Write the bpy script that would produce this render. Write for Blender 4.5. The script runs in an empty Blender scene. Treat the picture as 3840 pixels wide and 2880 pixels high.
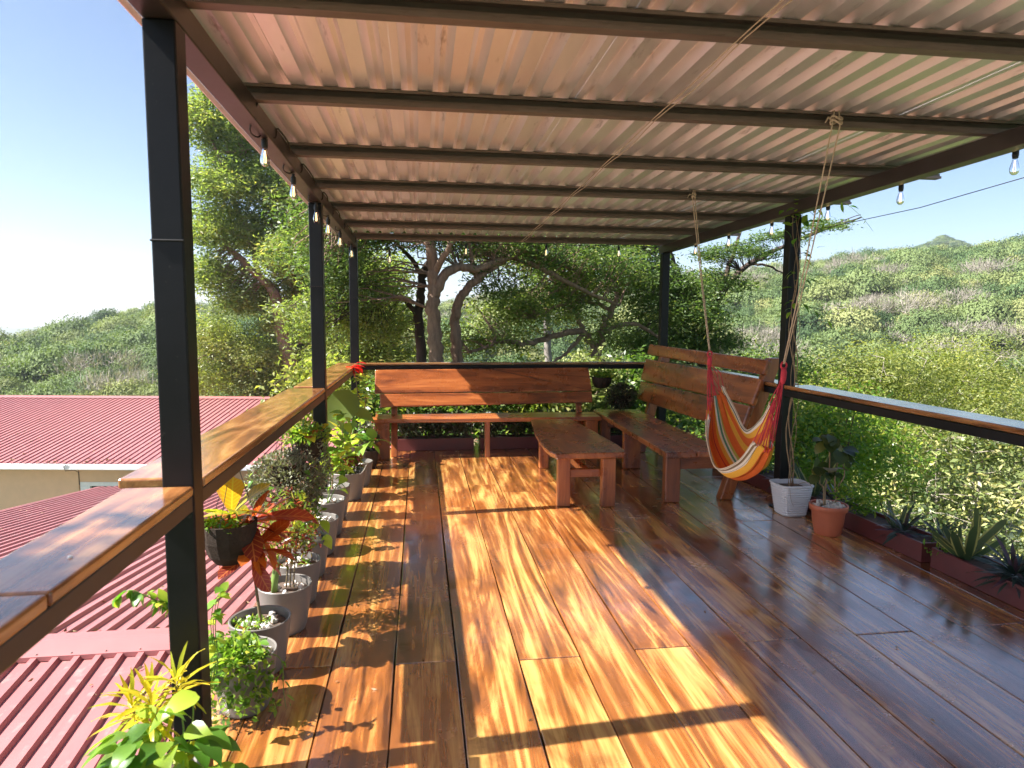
import bpy, bmesh, math, random
import numpy as np
from mathutils import Vector, Matrix, Euler
from mathutils import noise as mnoise

random.seed(7)
RNG = np.random.default_rng(11)
S = bpy.context.scene
COL = S.collection
PI = math.pi

# ------------------------------------------------------------------ camera
cam_d = bpy.data.cameras.new("camera")
cam = bpy.data.objects.new("camera", cam_d)
COL.objects.link(cam)
_p, _y, _r = math.radians(-5.49), math.radians(7.74), math.radians(0.314)
_f = Vector((math.sin(_y) * math.cos(_p), math.cos(_y) * math.cos(_p), math.sin(_p)))
_rt = Vector((math.cos(_y), -math.sin(_y), 0))
_up = _rt.cross(_f)
_r2 = _rt * math.cos(_r) + _up * math.sin(_r)
_u2 = -_rt * math.sin(_r) + _up * math.cos(_r)
cam.matrix_world = Matrix(((_r2.x, _u2.x, -_f.x, 0.7546), (_r2.y, _u2.y, -_f.y, 0.0),
                           (_r2.z, _u2.z, -_f.z, 1.654), (0, 0, 0, 1)))
cam_d.sensor_fit = 'HORIZONTAL'
cam_d.sensor_width = 36
cam_d.lens = 23.79
cam_d.clip_start = 0.05
cam_d.clip_end = 6000
cam_d.dof.use_dof = True
cam_d.dof.focus_distance = 6.5
cam_d.dof.aperture_fstop = 5.0
S.camera = cam

# ------------------------------------------------------------------ sky, sun, exposure
SUN_EL = math.radians(48.3)
SUN_TRAVEL = Vector((math.cos(SUN_EL) * 0.996, math.cos(SUN_EL) * 0.085, -math.sin(SUN_EL)))
world = bpy.data.worlds.new("World")
S.world = world
world.use_nodes = True
wn, wl = world.node_tree.nodes, world.node_tree.links
wn.clear()
sky = wn.new('ShaderNodeTexSky')
sky.sky_type = 'NISHITA'
sky.sun_disc = False
sky.sun_elevation = SUN_EL
sky.sun_rotation = math.radians(-93.7)
sky.altitude = 200
sky.air_density = 0.85
sky.dust_density = 0.7
sky.ozone_density = 1.3
bg = wn.new('ShaderNodeBackground')
bg.inputs['Strength'].default_value = 0.053
wo = wn.new('ShaderNodeOutputWorld')
wl.new(sky.outputs[0], bg.inputs[0])
wl.new(bg.outputs[0], wo.inputs[0])

sun_d = bpy.data.lights.new("sun", 'SUN')
sun_d.energy = 4.6
sun_d.angle = math.radians(0.53)
sun_d.color = (1.0, 0.965, 0.915)
sun = bpy.data.objects.new("sun", sun_d)
sun.rotation_euler = SUN_TRAVEL.to_track_quat('-Z', 'Y').to_euler()
sun.location = (-20, 0, 30)
COL.objects.link(sun)

S.view_settings.view_transform = 'Standard'
S.view_settings.look = 'None'
S.view_settings.gamma = 1
S.view_settings.use_curve_mapping = False
S.view_settings.exposure = 1.95
S.render.engine = 'CYCLES'
S.cycles.use_denoising = True
S.cycles.max_bounces = 12
S.cycles.diffuse_bounces = 7
S.cycles.glossy_bounces = 4
S.cycles.transmission_bounces = 6
S.cycles.transparent_max_bounces = 8
S.cycles.sample_clamp_indirect = 8
S.cycles.caustics_reflective = True
S.cycles.blur_glossy = 1.0
S.cycles.caustics_refractive = False

# ------------------------------------------------------------------ helpers
class MB:
    """collects simple shapes (world coordinates) that become ONE mesh object"""
    def __init__(self):
        self.v, self.f = [], []
    def add(self, vs, fs):
        n = len(self.v)
        self.v += [tuple(p) for p in vs]
        self.f += [tuple(i + n for i in f) for f in fs]
        return self
    def hexa(self, c):   # 8 corners: bottom ring 0-3, top ring 4-7 (counter-clockwise from above)
        return self.add(c, [(3, 2, 1, 0), (4, 5, 6, 7), (0, 1, 5, 4), (1, 2, 6, 5), (2, 3, 7, 6), (3, 0, 4, 7)])
    def box(self, x0, x1, y0, y1, z0, z1):
        return self.hexa([(x0, y0, z0), (x1, y0, z0), (x1, y1, z0), (x0, y1, z0),
                          (x0, y0, z1), (x1, y0, z1), (x1, y1, z1), (x0, y1, z1)])
    def beam(self, a, b, w, h, up=(0, 0, 1)):
        a, b = Vector(a), Vector(b)
        d = (b - a).normalized()
        s = d.cross(Vector(up)).normalized()
        u = s.cross(d)
        c = []
        for z in (-1, 1):
            for (p, q) in ((a, -1), (b, -1), (b, 1), (a, 1)):
                c.append(p - s * q * w / 2 + u * z * h / 2)
        return self.hexa(c)
    def tube(self, pts, rad, n=8, cap=True):
        pts = [Vector(p) for p in pts]
        if not isinstance(rad, (list, tuple)):
            rad = [rad] * len(pts)
        rings = []
        prev = None
        for i, p in enumerate(pts):
            d = (pts[min(i + 1, len(pts) - 1)] - pts[max(i - 1, 0)])
            if d.length < 1e-9:
                d = Vector((0, 0, 1))
            d.normalize()
            ref = prev if prev is not None else (Vector((1, 0, 0)) if abs(d.x) < .8 else Vector((0, 1, 0)))
            s = (ref - d * ref.dot(d))
            if s.length < 1e-6:
                s = d.orthogonal()
            s.normalize()
            prev = s
            t = d.cross(s)
            rings.append([p + (s * math.cos(2 * PI * k / n) + t * math.sin(2 * PI * k / n)) * rad[i] for k in range(n)])
        vs = [q for r in rings for q in r]
        fs = []
        for i in range(len(pts) - 1):
            for k in range(n):
                a, b = i * n + k, i * n + (k + 1) % n
                fs.append((a, b, b + n, a + n))
        if cap:
            fs.append(tuple(range(n - 1, -1, -1)))
            fs.append(tuple((len(pts) - 1) * n + k for k in range(n)))
        return self.add(vs, fs)
    def lathe(self, prof, c, n=28, sq=None):   # prof: (radius, z) list; sq: superellipse power for square pots
        vs, fs = [], []
        for (r, z) in prof:
            for k in range(n):
                a = 2 * PI * k / n
                ca, sa = math.cos(a), math.sin(a)
                m = 1.0
                if sq:
                    m = 1.0 / (abs(ca) ** sq + abs(sa) ** sq) ** (1.0 / sq)
                vs.append((c[0] + r * m * ca, c[1] + r * m * sa, c[2] + z))
        for i in range(len(prof) - 1):
            for k in range(n):
                a, b = i * n + k, i * n + (k + 1) % n
                fs.append((a, b, b + n, a + n))
        return self.add(vs, fs)
    def disc(self, r, c, n=24, bump=0.0, sq=None):
        vs = [(c[0], c[1], c[2] + bump)]
        for k in range(n):
            a = 2 * PI * k / n
            m = 1.0
            if sq:
                m = 1.0 / (abs(math.cos(a)) ** sq + abs(math.sin(a)) ** sq) ** (1.0 / sq)
            vs.append((c[0] + r * m * math.cos(a), c[1] + r * m * math.sin(a), c[2]))
        return self.add(vs, [(0, 1 + k, 1 + (k + 1) % n) for k in range(n)])

def wloc(o):
    v = Vector((0, 0, 0))
    while o is not None:
        v += Vector(o.location)
        o = o.parent
    return v

def thing(name, label, cat, loc=(0, 0, 0), group=None, kind=None):
    o = bpy.data.objects.new(name, None)
    o.empty_display_size = 0.1
    COL.objects.link(o)
    o.location = loc
    tag(o, label, cat, group, kind)
    return o

def tag(o, label=None, cat=None, group=None, kind=None):
    if label: o['label'] = label
    if cat: o['category'] = cat
    if group: o['group'] = group
    if kind: o['kind'] = kind
    return o

def link_mesh(name, me, parent=None, loc=None):
    o = bpy.data.objects.new(name, me)
    COL.objects.link(o)
    if parent is not None:
        o.parent = parent
    if loc is not None:
        o.location = loc
    return o

def build(name, mb, mat, parent=None, smooth=False, bevel=0.0, origin=None, seg=2, angle=35):
    """mesh from world coordinates; origin = own pivot (world), default the middle of the box"""
    me = bpy.data.meshes.new(name)
    vs = np.array(mb.v, dtype=float)
    if origin is None:
        origin = (vs.min(0) + vs.max(0)) / 2
    origin = Vector(origin)
    me.from_pydata([tuple(v) for v in (vs - np.array(origin))], [], mb.f)
    me.update()
    if smooth:
        for p in me.polygons:
            p.use_smooth = True
    if mat is not None:
        me.materials.append(mat)
    o = link_mesh(name, me, parent, origin - (wloc(parent) if parent is not None else Vector((0, 0, 0))))
    if bevel > 0:
        m = o.modifiers.new("bevel", 'BEVEL')
        m.width = bevel
        m.segments = seg
        m.limit_method = 'ANGLE'
        m.angle_limit = math.radians(angle)
    return o

def copy_part(o, parent, delta=(0, 0, 0)):
    c = o.copy()
    COL.objects.link(c)
    c.parent = parent
    c.location = Vector(o.location) + Vector(delta)
    return c

def np_mesh(name, verts, quads, mat, tint=None, smooth=False):
    me = bpy.data.meshes.new(name)
    verts = np.ascontiguousarray(verts, dtype=np.float32)
    quads = np.ascontiguousarray(quads, dtype=np.int32)
    k = quads.shape[1]
    me.vertices.add(len(verts))
    me.vertices.foreach_set('co', verts.ravel())
    me.loops.add(quads.size)
    me.loops.foreach_set('vertex_index', quads.ravel())
    me.polygons.add(len(quads))
    me.polygons.foreach_set('loop_start', np.arange(0, quads.size, k, dtype=np.int32))
    if tint is not None:
        at = me.attributes.new('tint', 'FLOAT', 'POINT')
        at.data.foreach_set('value', np.ascontiguousarray(tint, dtype=np.float32))
    me.update(calc_edges=True)
    me.validate()
    if smooth:
        me.polygons.foreach_set('use_smooth', np.ones(len(quads), dtype=bool))
    if mat is not None:
        me.materials.append(mat)
    return me

def unit(a):
    return a / np.maximum(np.linalg.norm(a, axis=-1, keepdims=True), 1e-9)

def leaf_quads(P, D, L, W, rng, fold=0.25, out=None, rough=1.0):
    """one folded diamond per leaf; returns verts (4n,3), quads (n,4)"""
    n = len(P)
    L = np.broadcast_to(np.asarray(L, float), (n,))[:, None]
    W = np.broadcast_to(np.asarray(W, float), (n,))[:, None]
    R = unit(rng.normal(size=(n, 3)) * rough + (np.array([0, 0, .6]) if out is None else out))
    Sd = unit(np.cross(D, R))
    Nn = np.cross(Sd, D)
    mid = P + D * L * .5 + Nn * W * fold
    v = np.stack([P, mid + Sd * W * .5, P + D * L - Nn * L * .08, mid - Sd * W * .5], axis=1).reshape(-1, 3)
    q = np.arange(4 * n).reshape(n, 4)
    return v, q

# ------------------------------------------------------------------ materials
def mat_new(name):
    m = bpy.data.materials.new(name)
    m.use_nodes = True
    nt = m.node_tree
    nt.nodes.clear()
    out = nt.nodes.new('ShaderNodeOutputMaterial')
    b = nt.nodes.new('ShaderNodeBsdfPrincipled')
    nt.links.new(b.outputs[0], out.inputs[0])
    return m, nt, b, out

def N(nt, t, **kw):
    n = nt.nodes.new(t)
    for k, v in kw.items():
        if k in n.inputs.keys():
            n.inputs[k].default_value = v
        else:
            setattr(n, k, v)
    return n

def ramp(nt, stops, interp='LINEAR'):
    r = nt.nodes.new('ShaderNodeValToRGB')
    e = r.color_ramp.elements
    r.color_ramp.interpolation = interp
    while len(e) < len(stops):
        e.new(0.5)
    for i, (p, c) in enumerate(stops):
        e[i].position = p
        e[i].color = (c[0], c[1], c[2], 1)
    return r

def wood(name, axis, dark, mid, light, scale=1.0, rough=(.14, .34), coat=.5, figure=1.0, cior=1.5, stain=.42, fib=.42, ring=.17, ringn=30.0, lift=.16, run=1.0):
    m, nt, b, out = mat_new(name)
    L = nt.links.new
    tc = N(nt, 'ShaderNodeTexCoord')
    oi = N(nt, 'ShaderNodeObjectInfo')
    off = N(nt, 'ShaderNodeVectorMath', operation='SCALE')
    off.inputs[0].default_value = (17.3, 31.7, 23.1)
    L(oi.outputs['Random'], off.inputs['Scale'])
    add = N(nt, 'ShaderNodeVectorMath', operation='ADD')
    L(tc.outputs['Object'], add.inputs[0]); L(off.outputs[0], add.inputs[1])
    mp = N(nt, 'ShaderNodeMapping')
    s = [3.3 * scale] * 3
    s['XYZ'.index(axis)] = 0.50 * scale * run
    mp.inputs['Scale'].default_value = s
    L(add.outputs[0], mp.inputs['Vector'])
    n1 = N(nt, 'ShaderNodeTexNoise', Scale=1.0, Detail=3.0, Roughness=.5, Distortion=1.0 * figure)
    L(mp.outputs[0], n1.inputs['Vector'])
    # growth rings: repeated bands of the warped noise field
    mul = N(nt, 'ShaderNodeMath', operation='MULTIPLY'); mul.inputs[1].default_value = ringn
    L(n1.outputs['Fac'], mul.inputs[0])
    sn = N(nt, 'ShaderNodeMath', operation='SINE'); L(mul.outputs[0], sn.inputs[0])
    mr = N(nt, 'ShaderNodeMapRange'); mr.inputs['From Min'].default_value = -1
    L(sn.outputs[0], mr.inputs['Value'])
    # fine fibres
    mp2 = N(nt, 'ShaderNodeMapping')
    s2 = [55 * scale] * 3
    s2['XYZ'.index(axis)] = 1.6 * scale * run
    mp2.inputs['Scale'].default_value = s2
    L(add.outputs[0], mp2.inputs['Vector'])
    n2 = N(nt, 'ShaderNodeTexNoise', Scale=1.0, Detail=3.0, Roughness=.6, Distortion=.3)
    L(mp2.outputs[0], n2.inputs['Vector'])
    # broad heart / sap wood zones
    mp3 = N(nt, 'ShaderNodeMapping')
    s3 = [5.2] * 3
    s3['XYZ'.index(axis)] = 0.95 * run
    mp3.inputs['Scale'].default_value = s3
    L(add.outputs[0], mp3.inputs['Vector'])
    n3 = N(nt, 'ShaderNodeTexNoise', Scale=1.0, Detail=5.0, Roughness=.62, Distortion=2.2 * figure)
    L(mp3.outputs[0], n3.inputs['Vector'])
    a1 = N(nt, 'ShaderNodeMath', operation='MULTIPLY_ADD'); a1.inputs[1].default_value = ring * figure
    L(mr.outputs[0], a1.inputs[0])
    m3 = N(nt, 'ShaderNodeMapRange'); m3.inputs['From Min'].default_value = .30; m3.inputs['From Max'].default_value = .72
    m3.inputs['To Max'].default_value = .72
    L(n3.outputs['Fac'], m3.inputs['Value'])
    L(m3.outputs[0], a1.inputs[2])
    a2 = N(nt, 'ShaderNodeMath', operation='MULTIPLY_ADD'); a2.inputs[1].default_value = fib
    L(n2.outputs['Fac'], a2.inputs[0]); L(a1.outputs[0], a2.inputs[2])
    a3 = N(nt, 'ShaderNodeMath', operation='MULTIPLY_ADD'); a3.inputs[1].default_value = .16
    L(oi.outputs['Random'], a3.inputs[0]); L(a2.outputs[0], a3.inputs[2])
    r = ramp(nt, [(.18, dark), (.55, mid), (.86, light), (1.1 / 1.1, tuple(min(1, c * 1.25) for c in light))])
    sub = N(nt, 'ShaderNodeMath', operation='SUBTRACT'); sub.inputs[1].default_value = lift
    L(a3.outputs[0], sub.inputs[0])
    L(sub.outputs[0], r.inputs[0])
    col = r.outputs[0]
    # knots and dark mineral stains
    n5 = N(nt, 'ShaderNodeTexNoise', Scale=2.6, Detail=6.0, Roughness=.7, Distortion=.8)
    L(add.outputs[0], n5.inputs['Vector'])
    k5 = N(nt, 'ShaderNodeMapRange'); k5.inputs['From Min'].default_value = .58; k5.inputs['From Max'].default_value = .74
    k5.inputs['To Max'].default_value = stain
    L(n5.outputs['Fac'], k5.inputs['Value'])
    mx = N(nt, 'ShaderNodeMixRGB', blend_type='MIX'); mx.inputs[2].default_value = (dark[0] * .8, dark[1] * .8, dark[2] * .8, 1)
    L(k5.outputs[0], mx.inputs[0]); L(col, mx.inputs[1])
    L(mx.outputs[0], b.inputs['Base Color'])
    # gloss: varnish worn unevenly
    n4 = N(nt, 'ShaderNodeTexNoise', Scale=3.5, Detail=5.0, Roughness=.65)
    L(add.outputs[0], n4.inputs['Vector'])
    rr = N(nt, 'ShaderNodeMapRange'); rr.inputs['From Min'].default_value = .3; rr.inputs['From Max'].default_value = .75
    rr.inputs['To Min'].default_value = rough[0]; rr.inputs['To Max'].default_value = rough[1]
    L(n4.outputs['Fac'], rr.inputs['Value']); L(rr.outputs[0], b.inputs['Roughness'])
    b.inputs['Coat Weight'].default_value = coat
    b.inputs['Coat IOR'].default_value = cior
    L(rr.outputs[0], b.inputs['Coat Roughness'])
    bp = N(nt, 'ShaderNodeBump'); bp.inputs['Strength'].default_value = .22; bp.inputs['Distance'].default_value = .004
    ad = N(nt, 'ShaderNodeMath', operation='MULTIPLY_ADD'); ad.inputs[1].default_value = .5
    L(n2.outputs['Fac'], ad.inputs[0]); L(n4.outputs['Fac'], ad.inputs[2])
    L(ad.outputs[0], bp.inputs['Height'])
    L(bp.outputs[0], b.inputs['Normal'])
    bp2 = N(nt, 'ShaderNodeBump'); bp2.inputs['Strength'].default_value = .12; bp2.inputs['Distance'].default_value = .006
    L(n4.outputs['Fac'], bp2.inputs['Height']); L(bp2.outputs[0], b.inputs['Coat Normal'])
    return m

def plain(name, col, rough=.5, metal=0.0, var=.15, nscale=6.0, bump=.0, spec=.5, spots=None, stretch=None, coat=0.0, bdist=.004):
    m, nt, b, out = mat_new(name)
    L = nt.links.new
    tc = N(nt, 'ShaderNodeTexCoord')
    src = tc.outputs['Object']
    if stretch:
        mp = N(nt, 'ShaderNodeMapping'); mp.inputs['Scale'].default_value = stretch
        L(src, mp.inputs['Vector']); src = mp.outputs[0]
    n = N(nt, 'ShaderNodeTexNoise', Scale=nscale, Detail=6.0, Roughness=.65)
    L(src, n.inputs['Vector'])
    r = ramp(nt, [(.25, tuple(c * (1 - var) for c in col)), (.75, tuple(min(1, c * (1 + var)) for c in col))])
    L(n.outputs['Fac'], r.inputs[0])
    cur = r.outputs[0]
    if spots:
        scol, sc, lo, hi = spots
        n2 = N(nt, 'ShaderNodeTexNoise', Scale=sc, Detail=8.0, Roughness=.7)
        L(src, n2.inputs['Vector'])
        mr = N(nt, 'ShaderNodeMapRange'); mr.inputs['From Min'].default_value = lo; mr.inputs['From Max'].default_value = hi
        L(n2.outputs['Fac'], mr.inputs['Value'])
        mx = N(nt, 'ShaderNodeMixRGB'); mx.inputs[2].default_value = (*scol, 1)
        L(mr.outputs[0], mx.inputs[0]); L(cur, mx.inputs[1]); cur = mx.outputs[0]
    L(cur, b.inputs['Base Color'])
    rr = N(nt, 'ShaderNodeMapRange'); rr.inputs['To Min'].default_value = rough * .75; rr.inputs['To Max'].default_value = min(1, rough * 1.3)
    L(n.outputs['Fac'], rr.inputs['Value']); L(rr.outputs[0], b.inputs['Roughness'])
    b.inputs['Metallic'].default_value = metal
    b.inputs['Specular IOR Level'].default_value = spec
    b.inputs['Coat Weight'].default_value = coat
    if bump:
        n3 = N(nt, 'ShaderNodeTexNoise', Scale=nscale * 8, Detail=4.0)
        L(src, n3.inputs['Vector'])
        bp = N(nt, 'ShaderNodeBump'); bp.inputs['Strength'].default_value = bump; bp.inputs['Distance'].default_value = bdist
        L(n3.outputs['Fac'], bp.inputs['Height']); L(bp.outputs[0], b.inputs['Normal'])
    return m

def leafmat(name, stops, rough=.42, trans=.48, by='tint', spec=.4, vein=None):
    """leaf: colour from a per-leaf random value ('tint' attribute, or the object's own random)"""
    m, nt, b, out = mat_new(name)
    L = nt.links.new
    r = ramp(nt, stops)
    if by == 'tint':
        a = N(nt, 'ShaderNodeAttribute', attribute_name='tint'); fac = a.outputs['Fac']
    elif by == 'both':
        a = N(nt, 'ShaderNodeAttribute', attribute_name='tint')
        oi = N(nt, 'ShaderNodeObjectInfo')
        ad = N(nt, 'ShaderNodeMath', operation='MULTIPLY_ADD'); ad.inputs[1].default_value = .45
        ml = N(nt, 'ShaderNodeMath', operation='MULTIPLY'); ml.inputs[1].default_value = .62
        L(oi.outputs['Random'], ml.inputs[0]); L(a.outputs['Fac'], ad.inputs[0]); L(ml.outputs[0], ad.inputs[2])
        fac = ad.outputs[0]
    else:
        oi = N(nt, 'ShaderNodeObjectInfo'); fac = oi.outputs['Random']
    L(fac, r.inputs[0])
    col = r.outputs[0]
    if vein:
        vcol, kind = vein
        tc = N(nt, 'ShaderNodeTexCoord')
        sp = N(nt, 'ShaderNodeSeparateXYZ'); L(tc.outputs['Object'], sp.inputs[0])
        ab = N(nt, 'ShaderNodeMath', operation='ABSOLUTE'); L(sp.outputs['Y'], ab.inputs[0])
        if kind == 'mid':      # bright midrib and side veins
            mr = N(nt, 'ShaderNodeMapRange'); mr.inputs['From Min'].default_value = .004; mr.inputs['From Max'].default_value = .022
            mr.inputs['To Min'].default_value = 1; mr.inputs['To Max'].default_value = 0
            L(ab.outputs[0], mr.inputs['Value'])
            sx = N(nt, 'ShaderNodeMath', operation='MULTIPLY_ADD'); sx.inputs[1].default_value = -.8
            L(ab.outputs[0], sx.inputs[0]); L(sp.outputs['X'], sx.inputs[2])
            mm = N(nt, 'ShaderNodeMath', operation='MULTIPLY'); mm.inputs[1].default_value = 62
            L(sx.outputs[0], mm.inputs[0])
            sn = N(nt, 'ShaderNodeMath', operation='SINE'); L(mm.outputs[0], sn.inputs[0])
            m2 = N(nt, 'ShaderNodeMapRange'); m2.inputs['From Min'].default_value = .72; m2.inputs['To Max'].default_value = .75
            L(sn.outputs[0], m2.inputs['Value'])
            mxx = N(nt, 'ShaderNodeMath', operation='MAXIMUM'); L(mr.outputs[0], mxx.inputs[0]); L(m2.outputs[0], mxx.inputs[1])
            f2 = mxx.outputs[0]
        elif kind == 'edge':     # pale margin
            mr = N(nt, 'ShaderNodeMapRange'); mr.inputs['From Min'].default_value = .036; mr.inputs['From Max'].default_value = .046
            L(ab.outputs[0], mr.inputs['Value']); f2 = mr.outputs[0]
        else:                    # blotches
            nz = N(nt, 'ShaderNodeTexNoise', Scale=5.0, Detail=3.0)
            L(tc.outputs['Object'], nz.inputs['Vector'])
            mr = N(nt, 'ShaderNodeMapRange'); mr.inputs['From Min'].default_value = .5; mr.inputs['From Max'].default_value = .62
            L(nz.outputs['Fac'], mr.inputs['Value']); f2 = mr.outputs[0]
        mx = N(nt, 'ShaderNodeMixRGB'); mx.inputs[2].default_value = (*vcol, 1)
        L(f2, mx.inputs[0]); L(col, mx.inputs[1]); col = mx.outputs[0]
    L(col, b.inputs['Base Color'])
    b.inputs['Roughness'].default_value = rough
    b.inputs['Specular IOR Level'].default_value = spec
    tr = N(nt, 'ShaderNodeBsdfTranslucent')
    br = N(nt, 'ShaderNodeMixRGB', blend_type='MULTIPLY'); br.inputs[0].default_value = 1
    br.inputs[2].default_value = (1.25, 1.35, .55, 1)
    L(col, br.inputs[1]); L(br.outputs[0], tr.inputs[0])
    mx = N(nt, 'ShaderNodeMixShader'); mx.inputs[0].default_value = trans
    L(b.outputs[0], mx.inputs[1]); L(tr.outputs[0], mx.inputs[2])
    L(mx.outputs[0], out.inputs[0])
    return m

M = {}
M['floor'] = wood('varnished_floor_wood', 'Y', (.060, .018, .005), (.31, .100, .021), (.66, .355, .100), figure=1.0, rough=(.10, .34), coat=1.0, cior=2.7, fib=.60, ring=.20, ringn=42.0, lift=.25, run=.52)
M['rail'] = wood('varnished_rail_wood', 'Y', (.10, .036, .013), (.33, .13, .040), (.50, .25, .088), rough=(.12, .24), coat=.65, cior=1.5)
M['railx'] = wood('varnished_rail_wood_across', 'X', (.07, .027, .011), (.20, .085, .028), (.34, .175, .065), rough=(.12, .25), coat=.8)
BD, BM, BL = (.095, .024, .008), (.27, .072, .018), (.42, .135, .036)
M['benchx'] = wood('bench_wood_across', 'X', BD, BM, BL, figure=.7, stain=.08, rough=(.24, .33), coat=.5)
M['benchy'] = wood('bench_wood_along', 'Y', BD, BM, BL, figure=.7, stain=.08, rough=(.24, .33), coat=.5)
M['benchz'] = wood('bench_wood_upright', 'Z', BD, BM, BL, figure=.6, stain=.08, rough=(.24, .36), coat=.4)
M['black'] = plain('black_painted_steel', (.008, .008, .009), rough=.34, var=.3, nscale=5, bump=.12, spots=((.055, .052, .048), 34, .64, .74), spec=.24)
M['purlin'] = plain('galvanized_purlin_steel', (.15, .115, .095), rough=.45, metal=.3, var=.3, nscale=7, stretch=(.6, 6, 6), spots=((.05, .03, .02), 9, .56, .75))
M['beam'] = plain('dark_brown_steel', (.035, .026, .024), rough=.36, var=.25, nscale=5, bump=.05)
M['sheet'] = plain('galvanized_roof_sheet', (.95, .90, .88), rough=.36, metal=.78, var=.08, nscale=2.2, stretch=(3, .55, 3), spots=((.16, .13, .10), 3.2, .60, .78))
M['red'] = plain('red_painted_roof_sheet', (.34, .125, .122), rough=.42, var=.12, nscale=1.2, spots=((.42, .27, .24), 4, .56, .8), spec=.6)
M['redcap'] = plain('red_painted_ridge_cap', (.34, .13, .125), rough=.4, var=.08, nscale=1.5, spots=((.30, .16, .14), 12, .68, .8))
M['white'] = plain('white_gutter_paint', (.80, .80, .80), rough=.4, var=.05)
M['tan'] = plain('tan_stucco', (.74, .48, .30), rough=.85, var=.06, nscale=3, bump=.2)
M['glassdark'] = plain('dark_window_glass', (.015, .02, .02), rough=.08, var=.1)
M['greypot'] = plain('grey_plastic_pot', (.165, .15, .135), rough=.42, var=.06, nscale=4, spots=((.24, .21, .17), 9, .60, .8))
M['whitepot'] = plain('white_ribbed_pot', (.70, .70, .72), rough=.4, var=.04)
M['terracotta'] = plain('terracotta_plastic_pot', (.50, .13, .06), rough=.42, var=.08, nscale=5)
M['darkpot'] = plain('carved_dark_pot', (.040, .028, .021), rough=.95, var=.5, nscale=14, bump=.8, spec=.15)
M['planter'] = plain('oxblood_painted_planter', (.13, .030, .028), rough=.42, var=.2, nscale=6, spots=((.22, .16, .14), 14, .66, .76))
M['soil'] = plain('potting_soil', (.10, .065, .045), rough=.95, var=.5, nscale=30, bump=.8)
M['pebble'] = plain('white_pebbles', (.62, .58, .53), rough=.7, var=.25, nscale=9)
M['stem'] = plain('green_brown_stem', (.15, .11, .055), rough=.7, var=.3, nscale=20)
M['greenstem'] = plain('green_stem', (.16, .24, .05), rough=.5, var=.2, nscale=12)
M['drystem'] = plain('dry_vine_stem', (.30, .20, .11), rough=.8, var=.3, nscale=20)
M['bark'] = plain('grey_brown_bark', (.30, .195, .13), rough=.9, var=.45, nscale=5, stretch=(4, 4, .8), bump=1.0, bdist=.03)
M['palebark'] = plain('pale_bark', (.27, .235, .20), rough=.85, var=.3, nscale=5, stretch=(4, 4, 1), bump=.9, bdist=.02)
M['twigbark'] = plain('pale_dry_twigs', (.30, .26, .20), rough=.85, var=.3, nscale=5)
M['darkbark'] = plain('dark_bark', (.075, .05, .038), rough=.9, var=.4, nscale=5, stretch=(4, 4, .8), bump=1.0, bdist=.03)
M['rope'] = plain('beige_rope', (.52, .41, .29), rough=.9, var=.2, nscale=60, bump=.4)
M['redcord'] = plain('red_cord', (.48, .03, .05), rough=.85, var=.25, nscale=50, bump=.4)
M['cable'] = plain('black_cable', (.012, .012, .012), rough=.5)
M['drygrass'] = plain('hillside_soil_and_grass', (.062, .088, .034), rough=.95, var=.35, nscale=.12, spots=((.12, .12, .065), .5, .56, .8))
M['litter'] = leafmat('dry_leaf_litter', [(0, (.12, .06, .03)), (.5, (.22, .13, .07)), (1, (.34, .24, .15))], rough=.8, trans=.1)

def glassmat():
    m, nt, b, out = mat_new('clear_bulb_glass')
    b.inputs['Base Color'].default_value = (.98, .98, 1, 1)
    b.inputs['Roughness'].default_value = .02
    b.inputs['Transmission Weight'].default_value = 1
    b.inputs['IOR'].default_value = 1.12
    return m
M['glass'] = glassmat()
def glowmat():
    m, nt, b, out = mat_new('glowing_filament')
    b.inputs['Base Color'].default_value = (1, .7, .4, 1)
    b.inputs['Emission Color'].default_value = (1, .62, .30, 1)
    b.inputs['Emission Strength'].default_value = 1.2
    return m
M['glow'] = glowmat()

# foliage palettes
M['mesq_sun'] = leafmat('mesquite_leaf_sunlit', [(0, (.12, .175, .055)), (.5, (.225, .285, .09)), (.85, (.34, .38, .12)), (1, (.46, .42, .14))], trans=.56)  # mesquite leaf with its sunlit brightness put into the colour
M['mesq_shade'] = leafmat('mesquite_leaf_shaded', [(0, (.06, .11, .035)), (.55, (.115, .18, .055)), (.9, (.19, .25, .075)), (1, (.30, .30, .085))], trans=.54)  # same mesquite leaf, backlit shade put into the colour
M['bush_yel'] = leafmat('bush_leaf_yellow', [(0, (.15, .19, .05)), (.5, (.25, .29, .075)), (1, (.42, .40, .11))], trans=.5)
M['shrub'] = leafmat('shrub_leaf', [(0, (0.070, 0.131, 0.025)), (.45, (0.155, 0.217, 0.037)), (.8, (0.310, 0.319, 0.062)), (1, (0.512, 0.319, 0.075))], rough=.35)
M['shrub_pale'] = leafmat('pale_shrub_leaf', [(0, (.065, .10, .032)), (.5, (.25, .30, .10)), (.88, (.42, .42, .17)), (1, (.48, .43, .17))], rough=.4, trans=.3)  # dark end stands in for shaded gaps between leaf clumps
M['hedge'] = leafmat('hedge_leaf', [(0, (0.046, 0.102, 0.022)), (.6, (0.109, 0.189, 0.037)), (1, (0.264, 0.304, 0.062))], rough=.35)
def hillmat(name, a, b_, c):
    return leafmat(name, [(0, a), (.5, b_), (1, c)], rough=.7, trans=.22, by='both', spec=.2)
M['h_green'] = hillmat('hill_leaf_green', (.065, .105, .040), (.145, .20, .072), (.27, .31, .12))
M['h_olive'] = hillmat('hill_leaf_olive', (.11, .145, .05), (.21, .245, .09), (.35, .345, .145))
M['h_grey'] = hillmat('hill_twigs_grey', (.21, .185, .155), (.30, .265, .225), (.38, .335, .285))
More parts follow.
